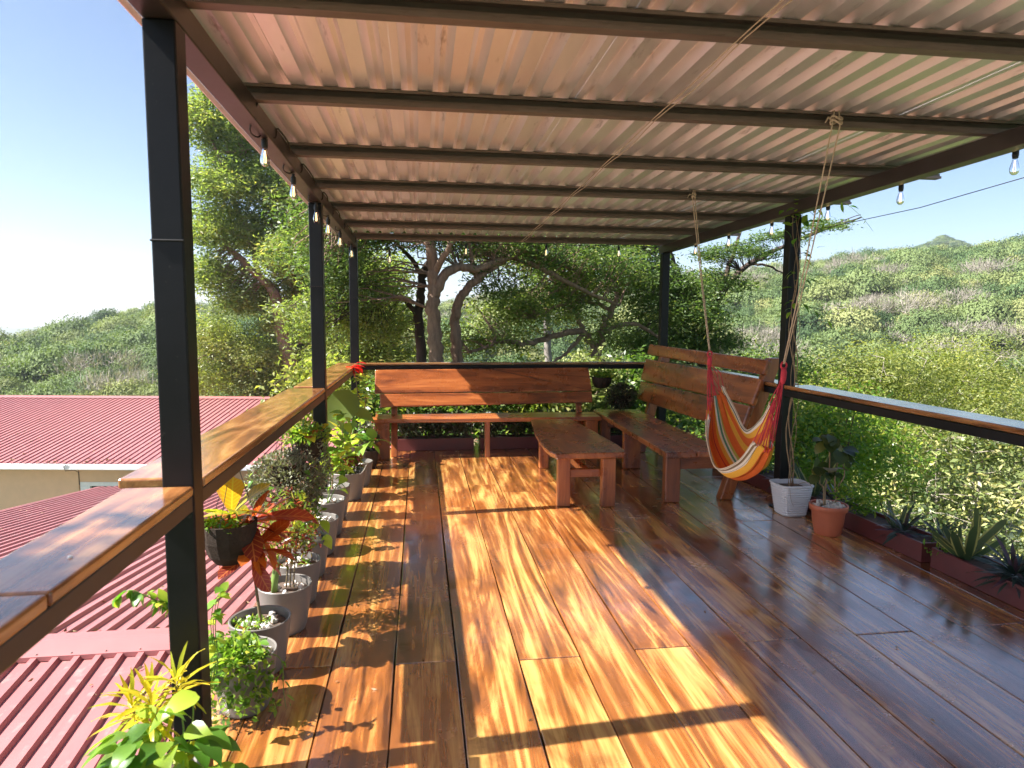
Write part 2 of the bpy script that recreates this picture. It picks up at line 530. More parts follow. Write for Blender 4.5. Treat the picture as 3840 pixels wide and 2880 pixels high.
M['h_deep'] = hillmat('hill_leaf_deep', (.040, .075, .032), (.082, .135, .050), (.14, .195, .07))
M['h_orange'] = hillmat('hill_leaf_orange', (.33, .17, .06), (.42, .24, .09), (.45, .30, .13))
# potted plants
M['l_green'] = leafmat('pot_leaf_green', [(0, (0.078, 0.189, 0.027)), (.6, (0.155, 0.319, 0.044)), (1, (0.310, 0.435, 0.062))], by='obj', rough=.3)
M['l_lime'] = leafmat('pot_leaf_lime', [(0, (0.217, 0.362, 0.037)), (.6, (0.372, 0.493, 0.056)), (1, (0.620, 0.609, 0.075))], by='obj', rough=.32)
M['l_croton_y'] = leafmat('croton_leaf_yellow', [(0, (.20, .26, .03)), (.5, (.50, .40, .03)), (1, (.62, .30, .03))], by='obj', rough=.3, vein=((.62, .50, .06), 'mid'))
M['l_croton_r'] = leafmat('croton_leaf_red', [(0, (.16, .020, .018)), (.5, (.34, .045, .018)), (1, (.50, .13, .025))], by='obj', rough=.3, vein=((.50, .17, .05), 'mid'))
M['l_croton_n'] = leafmat('narrow_croton_leaf', [(0, (.30, .36, .03)), (.5, (.58, .48, .03)), (1, (.68, .52, .05))], by='obj', rough=.32)
M['l_red'] = leafmat('red_bract', [(0, (.50, .012, .015)), (1, (.68, .03, .03))], by='obj', rough=.35)
M['l_sword'] = leafmat('snake_plant_leaf', [(0, (.05, .085, .035)), (1, (.085, .13, .05))], by='obj', rough=.4, trans=.1, vein=((.42, .40, .13), 'edge'))
M['l_rhoeo'] = leafmat('purple_green_strap_leaf', [(0, (.025, .045, .035)), (.6, (.05, .075, .055)), (1, (.09, .035, .06))], by='obj', rough=.4, trans=.1)
M['l_big'] = leafmat('elephant_ear_leaf', [(0, (.08, .12, .03)), (1, (.14, .19, .045))], by='obj', rough=.4, trans=.45)
M['l_dark'] = leafmat('begonia_leaf', [(0, (.035, .06, .018)), (.7, (.075, .105, .03)), (1, (.25, .20, .03))], by='obj', rough=.4, trans=.3)
M['f_tiny'] = leafmat('tiny_grey_leaf', [(0, (.10, .085, .06)), (.45, (.20, .21, .13)), (.8, (.34, .34, .25)), (1, (.25, .09, .08))], rough=.5, trans=.2)
M['f_green'] = leafmat('small_green_leaf', [(0, (0.078, 0.174, 0.025)), (.6, (0.186, 0.319, 0.044)), (1, (0.434, 0.435, 0.062))], rough=.35)
M['f_mix'] = leafmat('small_red_green_leaf', [(0, (.20, .03, .03)), (.35, (.30, .06, .05)), (.5, (.10, .18, .03)), (.85, (.26, .28, .05)), (1, (.48, .40, .08))], rough=.35)
M['f_darkred'] = leafmat('small_dark_leaf', [(0, (.03, .022, .018)), (.55, (.06, .075, .03)), (1, (.15, .10, .07))], rough=.45, trans=.15)

#STRUCTURE
# ------------------------------------------------------------------ terrain, hills
CREST = [(-75, .0), (-45, -.012), (-29.28, -.0076), (-26.7, -.0053), (-25.06, .0022), (-22.77, .0141), (-20.08, .022), (-16.94, .0278),
         (-11.25, .0295), (-.26, .032), (11.34, .0535), (22.61, .0658), (27.53, .0771), (30.2, .0822), (32.77, .0881),
         (35.84, .0949), (38.75, .0953), (41.5, .0917), (44.37, .092), (60, .10), (80, .06)]
CA = np.array([c[0] for c in CREST]); CE = np.array([c[1] for c in CREST])
EYE = np.array([.7546, 0, 1.654])

def sstep(a, b, x):
    t = np.clip((x - a) / (b - a), 0, 1)
    return t * t * (3 - 2 * t)

def terrain(x, y):
    x = np.asarray(x, float); y = np.asarray(y, float)
    dx, dy = x - EYE[0], y
    r = np.hypot(dx, dy); az = np.degrees(np.arctan2(dx, dy))
    el = np.interp(az, CA, CE)
    right = sstep(-5, 22, az)
    rR = 215 + 110 * right                      # crest distance
    zR = EYE[2] + el * rR - 7.0                 # tree tops make the skyline
    rv = 60.0
    zv = -13.0 + 2.5 * right
    t = np.clip((r - rv) / (rR - rv), 0, 1)
    z = zv + (zR - zv) * (0.35 * t + 0.65 * t * t * (3 - 2 * t)) * 1.0
    z = np.where(r > rR, zR - (r - rR) * .16, z)
    near = -5.0 + (zv + 5.0) * sstep(14, rv, r)
    z = np.where(r < rv, near, z)
    # rolling relief
    z = z + (np.sin(x * .043 + y * .021) * 1.6 + np.sin(x * .017 - y * .051 + 1.3) * 1.7 + np.sin(x * .11 + y * .083) * .5) * sstep(45, 120, r) * (1 - .75 * sstep(.75, 1.0, r / rR))
    # level shelf the trees behind the deck stand on
    ddx = np.where(x < .7, (.7 - x) * 2.2, np.where(x > 4.8, (x - 4.8) * .55, 0))
    ddy = np.where(y < 8.7, (8.7 - y) * 1.6, np.where(y > 13, (y - 13) * .5, 0))
    d = np.hypot(ddx, ddy)
    k = 1 - sstep(0, 3.4, d)
    z = z * (1 - k) + (-.12) * k
    return z

def hills():
    azs = np.radians(np.concatenate([np.arange(-180, -60, 6), np.arange(-60, 60, .8), np.arange(60, 181, 6)]))
    rs = np.concatenate([np.arange(0, 20, .8), np.arange(20, 60, 2.5), np.arange(60, 420, 5), [440, 480, 560, 700, 900, 1300, 2000, 3200]])
    A, Rr = np.meshgrid(azs, rs, indexing='ij')
    X = EYE[0] + np.sin(A) * Rr; Y = np.cos(A) * Rr
    Z = terrain(X, Y)
    Z = np.maximum(Z, -40)
    na, nr = A.shape
    idx = np.arange(na * nr).reshape(na, nr)
    q = np.stack([idx[:-1, :-1], idx[:-1, 1:], idx[1:, 1:], idx[1:, :-1]], -1).reshape(-1, 4)
    me = np_mesh('terrain', np.stack([X, Y, Z], -1).reshape(-1, 3), q[:, ::-1], M['drygrass'], smooth=True)
    return link_mesh('terrain', me)
tag(hills(), 'wooded valley and hillside ground around the terrace', 'terrain', kind='structure')

def peak_z(x, y):
    cx, cy = EYE[0] + math.sin(math.radians(39.84)) * 800, math.cos(math.radians(39.84)) * 800
    d = np.hypot(np.asarray(x) - cx, np.asarray(y) - cy)
    return 50 + 27 * np.exp(-d / 40) + 7 * np.exp(-(d / 90) ** 2) - np.clip(d - 60, 0, 400) * .10
def far_peak():
    cx, cy = EYE[0] + math.sin(math.radians(39.84)) * 800, math.cos(math.radians(39.84)) * 800
    g = np.linspace(-300, 300, 61)
    X, Y = np.meshgrid(cx + g, cy + g, indexing='ij')
    Z = peak_z(X, Y)
    idx = np.arange(61 * 61).reshape(61, 61)
    q = np.stack([idx[:-1, :-1], idx[1:, :-1], idx[1:, 1:], idx[:-1, 1:]], -1).reshape(-1, 4)
    return link_mesh('hill', np_mesh('hill', np.stack([X, Y, Z], -1).reshape(-1, 3), q, M['drygrass'], smooth=True))
tag(far_peak(), 'far rounded peak above the right hillside', 'hill', kind='structure')

def haze():
    m = bpy.data.materials.new('haze'); m.use_nodes = True
    nt = m.node_tree; nt.nodes.clear()
    out = nt.nodes.new('ShaderNodeOutputMaterial'); v = nt.nodes.new('ShaderNodeVolumePrincipled')
    v.inputs['Color'].default_value = (.86, .90, 1, 1)
    v.inputs['Density'].default_value = HAZE
    v.inputs['Anisotropy'].default_value = .3
    nt.links.new(v.outputs[0], out.inputs['Volume'])
    mb = MB(); mb.box(-3400, 3400, -3400, 3400, -42, 112)
    o = build('haze', mb, m)
    return tag(o, 'thin pale air over the valley and hills', 'haze', kind='stuff')
HAZE = .00028
haze()

# bushes and trees of the hills ------------------------------------------------
def dome_mesh(name, n, L, W, mat, seed, flat=.62, gaps=.5, twiggy=False):
    """crown of radius ~1 sitting on z=0, leaf-sized faces clustered in clumps"""
    rng = np.random.default_rng(seed)
    nc = max(14, n // 42)
    c = unit(rng.normal(size=(nc, 3)))
    c[:, 2] = np.abs(c[:, 2]) * 1.05 - .12
    rad = rng.uniform(.45, 1.0, (nc, 1)) ** .55
    c = c * rad * np.array([1, 1, flat])
    c[:, 2] += .42
    k = rng.integers(0, nc, n)
    P = c[k] + rng.normal(size=(n, 3)) * np.array([.155, .155, .085])
    D = unit((P - np.array([0, 0, .2])) * .8 + rng.normal(size=(n, 3)) * .8)
    if twiggy:
        D = unit(D + np.array([0, 0, .8]))
    l = L * rng.uniform(.6, 1.35, n)
    O_ = unit(P - c[k] * .75 + np.array([0, 0, .10])) * .9 + unit(P - np.array([0, 0, .25])) * 1.3
    if not twiggy:      # leaves lie along the crown's surface, so the crown has a sunny and a shady side
        On = unit(O_)
        D = rng.normal(size=(n, 3))
        D = unit(D - On * (D * On).sum(1, keepdims=True) + On * .35)
    v, q = leaf_quads(P, D, l, W * rng.uniform(.7, 1.3, n), rng, out=O_, rough=.55)
    t = np.clip(.5 + .12 * rng.normal(size=nc)[k] + .05 * rng.normal(size=n), 0, 1)
    return np_mesh(name, v, q, mat, np.repeat(t, 4))

HILL_FAR = []
for i, (mk, tw) in enumerate([('h_green', 0), ('h_olive', 0), ('h_grey', 1), ('h_deep', 0), ('h_green', 0), ('h_olive', 0), ('h_deep', 0), ('h_grey', 1)]):
    HILL_FAR.append(dome_mesh('hillside_crown', 2600 if not tw else 1000, .088 if not tw else .24, .056 if not tw else .018, M[mk], 100 + i, twiggy=bool(tw)))
HILL_ORANGE = dome_mesh('hillside_crown', 700, .17, .09, M['h_orange'], 120)
HILL_NEAR = []
for i, mk in enumerate(['h_green', 'h_olive', 'h_deep', 'h_olive', 'h_green']):
    HILL_NEAR.append(dome_mesh('valley_crown', 4200, .085, .042, M[mk], 140 + i))

def scatter_hill():
    rng = np.random.default_rng(5)
    pts = []
    tries = 0
    grid = {}
    want = 12000
    while len(pts) < want and tries < 160000:
        tries += 1
        az = rng.uniform(-48, 56)
        r = 48 + (430 - 48) * rng.random() ** .62
        right = float(sstep(-5, 22, az))
        rR = 215 + 110 * right
        if r > rR + 14:
            continue
        # behind the big trees little can be seen
        if -13 < az < 20 and rng.random() < .35:
            continue
        x = EYE[0] + math.sin(math.radians(az)) * r; y = math.cos(math.radians(az)) * r
        # meadow clearing on the left hill
        if (az > -22.4 and az < -14.5 and 120 < r < 178) and rng.random() < .93:
            continue
        # house plot
        if x < 2 and y < 52 and az < -3:
            continue
        rad = rng.uniform(2.6, 6.0) * (1 if r > 110 else .7)
        if r > rR - 25:
            rad *= .8
        cell = (int(x // 6), int(y // 6))
        ok = True
        for i in (-1, 0, 1):
            for j in (-1, 0, 1):
                for (px, py, pr) in grid.get((cell[0] + i, cell[1] + j), []):
                    if (px - x) ** 2 + (py - y) ** 2 < (.47 * (pr + rad)) ** 2:
                        ok = False
        if not ok:
            continue
        grid.setdefault(cell, []).append((x, y, rad))
        pts.append((x, y, rad, r, az))
    return pts

HILL_PTS = scatter_hill()
HILL_PTS.sort(key=lambda p: p[3] / p[2])
KINDN = ['green', 'olive', 'grey', 'deep', 'green', 'olive', 'deep', 'grey']
KWORD = {'green': 'mid green bushy', 'olive': 'yellowish olive bushy', 'grey': 'grey leafless twiggy', 'deep': 'deep green bushy'}
def region(az, r, rR):
    if -30 < az < -25.3: a = 'the left hill by the frame edge'
    elif -25.3 <= az < -20.3: a = 'the left hill beside the nearest post'
    elif 24.5 < az < 30.2: a = 'the right hillside around the vine post'
    elif 30.2 <= az < 37: a = 'the middle of the right hillside'
    elif 37 <= az < 44: a = 'the right hillside by the frame edge'
    else: return None
    t = (r - 60) / (rR - 60)
    if r < 75: return None
    b = 'at the foot of' if t < .33 else ('halfway up' if t < .72 else 'near the crest of')
    return b + ' ' + a
def kind_at(x, y, rng):
    v = .75 * mnoise.noise(Vector((x * .018, y * .018, 3.3))) + .36 * rng.normal()
    if v < -.47: return 2 if rng.random() < .6 else 7
    if v < -.05: return [0, 4][rng.integers(0, 2)]
    if v < .10: return [1, 0, 4][rng.integers(0, 3)]
    return [3, 6, 1][rng.integers(0, 3)]
rngk = np.random.default_rng(9)
far_pts = []
taken = set()
for i, (x, y, rad, r, az) in enumerate(HILL_PTS):
    z = float(terrain(x, y)) - .3
    k = int(kind_at(x, y, rngk))
    hz = rad * rngk.uniform(1.0, 1.45) * (1.0 if r > 90 else 1.15)
    near = r < 95
    kn = ['green', 'olive', 'deep', 'olive', 'green'][i % 5] if near else KINDN[k]
    rg = region(az, r, 215 + 110 * float(sstep(-5, 22, az)))
    if rg is not None and (kn, rg) not in taken:
        taken.add((kn, rg))
        o = link_mesh('hillside_tree', HILL_NEAR[i % 5] if near else HILL_FAR[k], None, (x, y, z))
        o.scale = (rad, rad, hz)
        o.rotation_euler = (0, 0, rngk.uniform(0, 6.28))
        tag(o, 'largest ' + KWORD[kn] + ' tree ' + rg, 'tree', 'trees of the hillsides')
    else:
        far_pts.append((x, y, z, rad, hz, 8 + i % 5 if near else k))
# a few orange ones on the right slope
for (az, r, rad) in ((34.3, 178, 2.6), (34.0, 240, 2.4)):
    x = EYE[0] + math.sin(math.radians(az)) * r; y = math.cos(math.radians(az)) * r
    t_ = thing('hillside_tree', ('rounder' if rad > 2.5 else 'smaller upper') + ' orange leaved tree among green trees on the right hillside', 'tree', (x, y, float(terrain(x, y)) + .6))
    o = link_mesh('crown', HILL_ORANGE, t_)
    o.scale = (rad, rad, rad)
# the far peak's wood
rngp = np.random.default_rng(77)
pcx, pcy = EYE[0] + math.sin(math.radians(39.84)) * 800, math.cos(math.radians(39.84)) * 800
for i in range(900):
    x, y = pcx + rngp.normal() * 75, pcy + rngp.normal() * 60
    far_pts.append((x, y, float(peak_z(x, y)) - .8, rngp.uniform(3.5, 6), rngp.uniform(3, 5), [3, 6, 0, 4][i % 4]))

def instanced_wood(pts):
    """everything else on the hills: one object, instanced leaves of the same crowns"""
    coll = bpy.data.collections.new('hill_crown_sources')
    for i, me in enumerate(HILL_FAR + HILL_NEAR):
        o = bpy.data.objects.new('crown_source_%02d' % i, me)
        coll.objects.link(o)
    a = np.array(pts, dtype=np.float32)
    me = bpy.data.meshes.new('hillside_wood')
    me.vertices.add(len(a))
    me.vertices.foreach_set('co', np.ascontiguousarray(a[:, :3]).ravel())
    s = me.attributes.new('sc', 'FLOAT_VECTOR', 'POINT')
    s.data.foreach_set('vector', np.stack([a[:, 3], a[:, 3], a[:, 4]], -1).ravel())
    kk = me.attributes.new('kind_index', 'INT', 'POINT')
    kk.data.foreach_set('value', a[:, 5].astype(np.int32))
    rr = me.attributes.new('rot', 'FLOAT_VECTOR', 'POINT')
    rot = np.zeros((len(a), 3), np.float32); rot[:, 2] = np.random.default_rng(3).uniform(0, 6.28, len(a))
    rr.data.foreach_set('vector', rot.ravel())
    me.update()
    o = link_mesh('hillside_wood', me)
    g = bpy.data.node_groups.new('hillside_wood', 'GeometryNodeTree')
    g.interface.new_socket('Geometry', in_out='INPUT', socket_type='NodeSocketGeometry')
    g.interface.new_socket('Geometry', in_out='OUTPUT', socket_type='NodeSocketGeometry')
    gi = g.nodes.new('NodeGroupInput'); go = g.nodes.new('NodeGroupOutput')
    ci = g.nodes.new('GeometryNodeCollectionInfo')
    ci.inputs['Collection'].default_value = coll
    ci.inputs['Separate Children'].default_value = True
    ci.inputs['Reset Children'].default_value = True
    ip = g.nodes.new('GeometryNodeInstanceOnPoints')
    ip.inputs['Pick Instance'].default_value = True
    def attr(nm, dt):
        n = g.nodes.new('GeometryNodeInputNamedAttribute'); n.data_type = dt
        n.inputs['Name'].default_value = nm
        return n.outputs['Attribute']
    l = g.links.new
    l(gi.outputs[0], ip.inputs['Points']); l(ci.outputs[0], ip.inputs['Instance'])
    l(attr('kind_index', 'INT'), ip.inputs['Instance Index'])
    l(attr('rot', 'FLOAT_VECTOR'), ip.inputs['Rotation'])
    l(attr('sc', 'FLOAT_VECTOR'), ip.inputs['Scale'])
    l(ip.outputs[0], go.inputs[0])
    m = o.modifiers.new('scatter', 'NODES'); m.node_group = g
    return o
tag(instanced_wood(far_pts), 'dense mixed wood covering the far slopes of both hills', 'wood', kind='stuff')

# ------------------------------------------------------------------ deck floor
deck = build('deck_floor', MB().box(-.20, 4.46, -4.8, 8.72, -.22, -.05), M['black'], origin=(0, 0, 0))  # unseen base, black so the plank gaps read as shaded
tag(deck, 'terrace floor of wide glossy amber planks laid away from the viewer', 'floor', kind='structure')
SEAMS = [-.215, .025, .325, .622, .918, 1.222, 1.525, 1.815, 2.11, 2.405, 2.72, 3.03, 3.36, 3.67, 4.08, 4.46]
rp = random.Random(4)
for i in range(len(SEAMS) - 1):
    x0, x1 = SEAMS[i] + .0032, SEAMS[i + 1] - .0032
    joints = ([-4.8, -.4, 3.14 + rp.uniform(-.03, .06), 6.68 + rp.uniform(-.05, .05), 8.72] if i % 2 == 1
              else [-4.8, -2.0, 1.35 + rp.uniform(-.1, .1), 5.0 + rp.uniform(-.4, 1.6), 8.72])
    for j in range(len(joints) - 1):
        y0, y1 = joints[j] + .004, joints[j + 1] - .004
        nz = 8
        dz = rp.uniform(-.003, .0)
        mb = MB()
        vs = []
        ys = [y0 + (y1 - y0) * k / nz for k in range(nz + 1)]
        for k, yy in enumerate(ys):   # hand-sawn edges wander a little
            e0 = rp.uniform(-.0022, .0022); e1 = rp.uniform(-.0022, .0022)
            vs += [(x0 + e0, yy, -.05), (x1 + e1, yy, -.05), (x1 + e1, yy, dz), (x0 + e0, yy, dz)]
        fs = []
        for k in range(nz):
            a = 4 * k
            for q in range(4):
                fs.append((a + q, a + (q + 1) % 4, a + 4 + (q + 1) % 4, a + 4 + q))
        fs.append((0, 3, 2, 1)); fs.append((4 * nz, 4 * nz + 1, 4 * nz + 2, 4 * nz + 3))
        fs = [tuple(reversed(f)) for f in fs]
        mb.add(vs, fs)
        build('plank', mb, M['floor'], deck, bevel=.0035)

# ------------------------------------------------------------------ canopy: posts, beams, purlins, corrugated sheets
canopy = thing('terrace_canopy', 'black steel canopy with corrugated metal roof over the wooden terrace', 'canopy', (0, 0, 0))
W = 3.866
def zb(y): return 2.6126 - .0115 * y          # underside of the long beams
BH = .098
POSTS = [(-.10, 2.343), (-.10, 5.533), (-.10, 8.549), (-.10, -1.0), (-.10, -4.4), (W, 2.3), (W, 5.456), (W, 8.508), (W, -1.0), (W, -4.4)]
for (x, y) in POSTS:
    b = build('post', MB().box(x, x + .10, y, y + .10, -.1, zb(y + .05) - .0015), M['black'], canopy, bevel=.006)
    build('base_plate', MB().box(x - .025, x + .125, y - .025, y + .125, .0015, .012), M['black'], canopy, bevel=.002)
    if x < 0 and y > 0:
        build('weld_seam', MB().tube([(x - .001, y - .002, 1.9), (x + .101, y - .002, 1.9)], .004, 6), M['black'], b)
for x in (-.10, W):
    c = []
    for zo in (0, BH):
        for (xx, yy) in ((x, -4.6), (x + .10, -4.6), (x + .10, 8.66), (x, 8.66)):
            c.append((xx, yy, zb(yy) + zo))
    build('beam', MB().hexa(c), M['beam'], canopy, bevel=.005)
PUR_Y = [-3.7, -2.7, -1.65, -.6, .45, 1.5, 2.45, 3.42, 4.46, 5.47, 6.47, 7.5, 8.52]
PH = .074
for i, y in enumerate(PUR_Y):
    z0 = zb(y + .02) + BH + .001
    x0, x1 = -.12, (4.42 if i != 12 else 4.12)
    mb = MB()
    t = .004
    mb.box(x0, x1, y + .050, y + .050 + t, z0, z0 + PH)                      # web
    mb.box(x0, x1, y, y + .050 - .0005, z0, z0 + t)                          # bottom flange
    mb.box(x0, x1, y, y + .050 - .0005, z0 + PH - t, z0 + PH)               # top flange
    mb.box(x0, x1, y - t, y - .0005, z0 - .0005, z0 + .016)                  # lips
    mb.box(x0, x1, y - t, y - .0005, z0 + PH - .014, z0 + PH + .0005)
    mb.box(x0, x1, y + .012, y + .016, z0 + .004, z0 + .034)
    build('purlin', mb, M['purlin'], canopy)
# corrugated sheets: trapezoid ribs running front to back
def zs(y): return zb(y) + BH + PH + .004
PITCH = .148
def sheet_profile(nr, p=PITCH, h=.046, b=.078, tp=.022, stiff=True):
    pr = []
    for k in range(nr):
        x = k * p
        if k == 0: pr.append((x, 0))
        c = x + p * .5
        if stiff: pr += [(c - b / 2 - .018, 0)]
        pr += [(c - b / 2, 0), (c - tp / 2, h), (c + tp / 2, h), (c + b / 2, 0)]
        pr.append((x + p, 0))
    return pr
def corrugated(name, mat, parent, x0, nr, pts_y, zfun, pitch=PITCH, h=.046, b=.078, tp=.022, dz=0, thick=.0012):
    pr = sheet_profile(nr, pitch, h, b, tp)
    mb = MB()
    n = len(pr)
    for yy in pts_y:
        mb.v += [(x0 + px, yy, zfun(yy) + pz + dz) for (px, pz) in pr]
    for j in range(len(pts_y) - 1):
        for k in range(n - 1):
            mb.f.append((j * n + k, j * n + k + 1, (j + 1) * n + k + 1, (j + 1) * n + k))
    o = build(name, mb, mat, parent)
    if thick:
        s = o.modifiers.new('thickness', 'SOLIDIFY'); s.thickness = thick; s.offset = 1
    return o
x = -.248
k = 0
while x < 3.6:
    corrugated('roof_sheet', M['sheet'], canopy, x, 6, [-4.75, 2, 5, 8.70], zs, dz=.0016 * (k % 2))
    x += 6 * PITCH
    k += 1
# edge flashing along the left eave
mb = MB()
mb.add([(-.252, -4.75, zs(-4.75) + .012), (-.252, 8.70, zs(8.7) + .012), (-.252, 8.70, zs(8.7) - .035), (-.252, -4.75, zs(-4.75) - .035),
        (-.256, -4.75, zs(-4.75) + .012), (-.256, 8.70, zs(8.7) + .012), (-.256, 8.70, zs(8.7) - .035), (-.256, -4.75, zs(-4.75) - .035)],
       [(0, 1, 2, 3), (7, 6, 5, 4), (0, 4, 5, 1), (3, 2, 6, 7), (0, 3, 7, 4), (1, 5, 6, 2)])
build('edge_flashing', mb, M['sheet'], canopy)

# ------------------------------------------------------------------ railings
RT = 1.097
def rail_plank(parent, x0, x1, y0, y1, z1, mat, t=.034, wob=.004, seed=1, n=10, along='Y'):
    r = random.Random(seed)
    mb = MB(); vs = []; fs = []
    for k in range(n + 1):
        f = k / n
        if along == 'Y':
            yy = y0 + (y1 - y0) * f
            a, c = x0 + r.uniform(-wob, wob), x1 + r.uniform(-wob * .4, wob * .4)
            vs += [(a, yy, z1 - t), (c, yy, z1 - t), (c, yy, z1), (a, yy, z1)]
        else:
            xx = x0 + (x1 - x0) * f
            a, c = y0 + r.uniform(-wob * .3, wob * .3), y1 + r.uniform(-wob, wob)
            vs += [(xx, c, z1 - t), (xx, a, z1 - t), (xx, a, z1), (xx, c, z1)]
    for k in range(n):
        a = 4 * k
        for q in range(4):
            fs.append((a + 4 + q, a + 4 + (q + 1) % 4, a + (q + 1) % 4, a + q))
    fs.append((0, 1, 2, 3)); fs.append((4 * n + 3, 4 * n + 2, 4 * n + 1, 4 * n))
    mb.add(vs, fs)
    return build('rail_plank', mb, mat, parent, bevel=.008, seg=3)
lr = thing('railing', 'wide varnished plank railing on the sunny house side of the terrace', 'railing', (-.1, 2, 0))
rail_plank(lr, -.225, .002, -1.5, 1.445, RT - .004, M['rail'], seed=3)
rail_plank(lr, -.218, .002, 1.452, 2.338, RT - .004, M['rail'], seed=4, n=5)
rail_plank(lr, -.285, .000, 2.452, 5.525, RT, M['rail'], seed=5, t=.036)
rail_plank(lr, -.268, .000, 5.645, 8.64, RT + .002, M['rail'], seed=6)
for (y0, y1) in ((-1.5, 2.342), (2.444, 5.532), (5.634, 8.548)):
    build('rail_tube', MB().box(-.10, -.004, y0, y1, RT - .092, RT - .0385), M['beam'], lr, bevel=.004)  # black tube; warm bounce from the floor put into its brown colour
for yy in (1.66,):
    build('bolt', MB().lathe([(0, .006), (.005, .004), (.006, 0)], (-.06, yy, RT - .0385 + .0385 + (.0 if yy > 2.4 else -.004)), 8), M['white'], lr)
br = thing('railing', 'thin wooden rail on a black bar behind the long back bench', 'railing', (1.9, 8.6, 0))
rail_plank(br, .012, 1.92, 8.55, 8.70, RT + .004, M['railx'], seed=8, along='X', t=.03, n=6)
rail_plank(br, 1.926, 3.862, 8.545, 8.70, RT + .004, M['railx'], seed=9, along='X', t=.03, n=6)
build('rail_tube', MB().box(.002, 3.864, 8.56, 8.64, RT - .085, RT - .030), M['black'], br, bevel=.004)
rr_ = thing('railing', 'plank railing on the shaded valley side of the terrace', 'railing', (3.95, 4, 0))
rail_plank(rr_, 3.866, 4.11, -1.5, 2.25, RT + .002, M['rail'], seed=10)
rail_plank(rr_, 3.866, 4.11, 2.41, 5.448, RT + .002, M['rail'], seed=11)
rail_plank(rr_, 3.866, 4.08, 5.57, 8.64, RT + .002, M['rail'], seed=12)
for (y0, y1) in ((-1.5, 2.299), (2.402, 5.454), (5.558, 8.506)):
    build('rail_tube', MB().box(3.872, 3.966, y0, y1, RT - .094, RT - .0365), M['black'], rr_, bevel=.004)

# ------------------------------------------------------------------ benches and table
def slab(mb, c):    # c = 4 near-face corners (a,b,c,d) + 4 far-face corners
    mb.hexa(c); return mb
def plank_between(p00, p01, p10, p11, th, nrm):
    """face corners p00,p01 (near low/high) p10,p11 (far low/high); thickness along -nrm"""
    n = Vector(nrm).normalized() * th
    a = [Vector(p) for p in (p00, p10, p11, p01)]
    back = [p - n for p in a]
    mb = MB()
    vs = back + a
    mb.add(vs, [(3, 2, 1, 0), (4, 5, 6, 7), (0, 1, 5, 4), (1, 2, 6, 5), (2, 3, 7, 6), (3, 0, 4, 7)])
    return mb
def fix(o):
    bm = bmesh.new(); bm.from_mesh(o.data); bmesh.ops.recalc_face_normals(bm, faces=bm.faces[:]); bm.to_mesh(o.data); bm.free()
    return o
bb = thing('bench', 'long wooden bench along the back rail, half in sunlight', 'bench', (1.55, 8.1, 0))
fix(build('seat_plank', plank_between((.185, 7.94, .485), (.185, 8.10, .490), (2.935, 7.94, .475), (2.935, 8.10, .480), .05, (0, 0, 1)), M['benchx'], bb, bevel=.008))
fix(build('seat_plank', plank_between((.215, 8.108, .488), (.215, 8.30, .496), (2.93, 8.108, .480), (2.93, 8.30, .488), .045, (0, 0, 1)), M['benchx'], bb, bevel=.008))
fix(build('back_plank', plank_between((.202, 8.303, .748), (.205, 8.428, 1.026), (2.905, 8.303, .755), (2.89, 8.428, 1.044), .045, (0, -1, .37)), M['benchx'], bb, bevel=.01))
fix(build('back_plank', plank_between((.275, 8.232, .590), (.262, 8.300, .742), (2.90, 8.245, .618), (2.905, 8.300, .748), .045, (0, -1, .37)), M['benchx'], bb, bevel=.01))
build('leg', MB().box(.222, .392, 7.955, 8.02, 0, .437), M['benchz'], bb, bevel=.008)
build('leg', MB().box(2.745, 2.90, 7.955, 8.02, 0, .428), M['benchz'], bb, bevel=.008)
build('leg', MB().box(1.515, 1.575, 7.965, 8.05, 0, .432), M['benchz'], bb, bevel=.006)
for x0 in (.40, 2.70):
    m_ = MB(); m_.hexa([(x0, 8.085, 0), (x0 + .075, 8.085, 0), (x0 + .075, 8.16, 0), (x0, 8.16, 0),
                        (x0, 8.462, 1.0), (x0 + .075, 8.462, 1.0), (x0 + .075, 8.525, 1.0), (x0, 8.525, 1.0)])
    build('back_support', m_, M['benchz'], bb, bevel=.006)
for x0 in (.235, 2.78):
    build('cross_piece', MB().box(x0, x0 + .06, 8.025, 8.258, .34, .43), M['benchy'], bb, bevel=.006)

rb = thing('bench', 'wooden bench with high slanted back leaning on the valley side rail', 'bench', (3.2, 7, 0))
def P3(x, y, z): return (x, y, z)
fix(build('seat_plank', plank_between((2.882, 5.60, .497), (3.155, 5.585, .50), (2.962, 8.44, .50), (3.23, 8.41, .50), .055, (0, 0, 1)), M['benchy'], rb, bevel=.010))
fix(build('seat_plank', plank_between((3.163, 5.585, .50), (3.44, 5.57, .503), (3.238, 8.41, .50), (3.53, 8.36, .503), .05, (0, 0, 1)), M['benchy'], rb, bevel=.010))
nb = (-1, 0, .36)
def bx(z, y):   # front face of the back at height z (twists slightly along the bench)
    t = (y - 5.8) / 2.6
    return (1 - t) * (3.435 + .336 * z) + t * (3.36 + .235 * z)
def bplank(zn0, zn1, zf0, zf1, yn, yf, th=.05):
    return fix(build('back_plank', plank_between((bx(zn0, yn), yn, zn0), (bx(zn1, yn), yn, zn1), (bx(zf0, yf), yf, zf0), (bx(zf1, yf), yf, zf1), th, nb), M['benchy'], rb, bevel=.012))
bplank(1.165, 1.300, 1.215, 1.345, 5.76, 8.40)
bplank(.890, 1.128, .885, 1.155, 5.76, 8.40)
bplank(.625, .878, .640, .872, 5.78, 8.38)
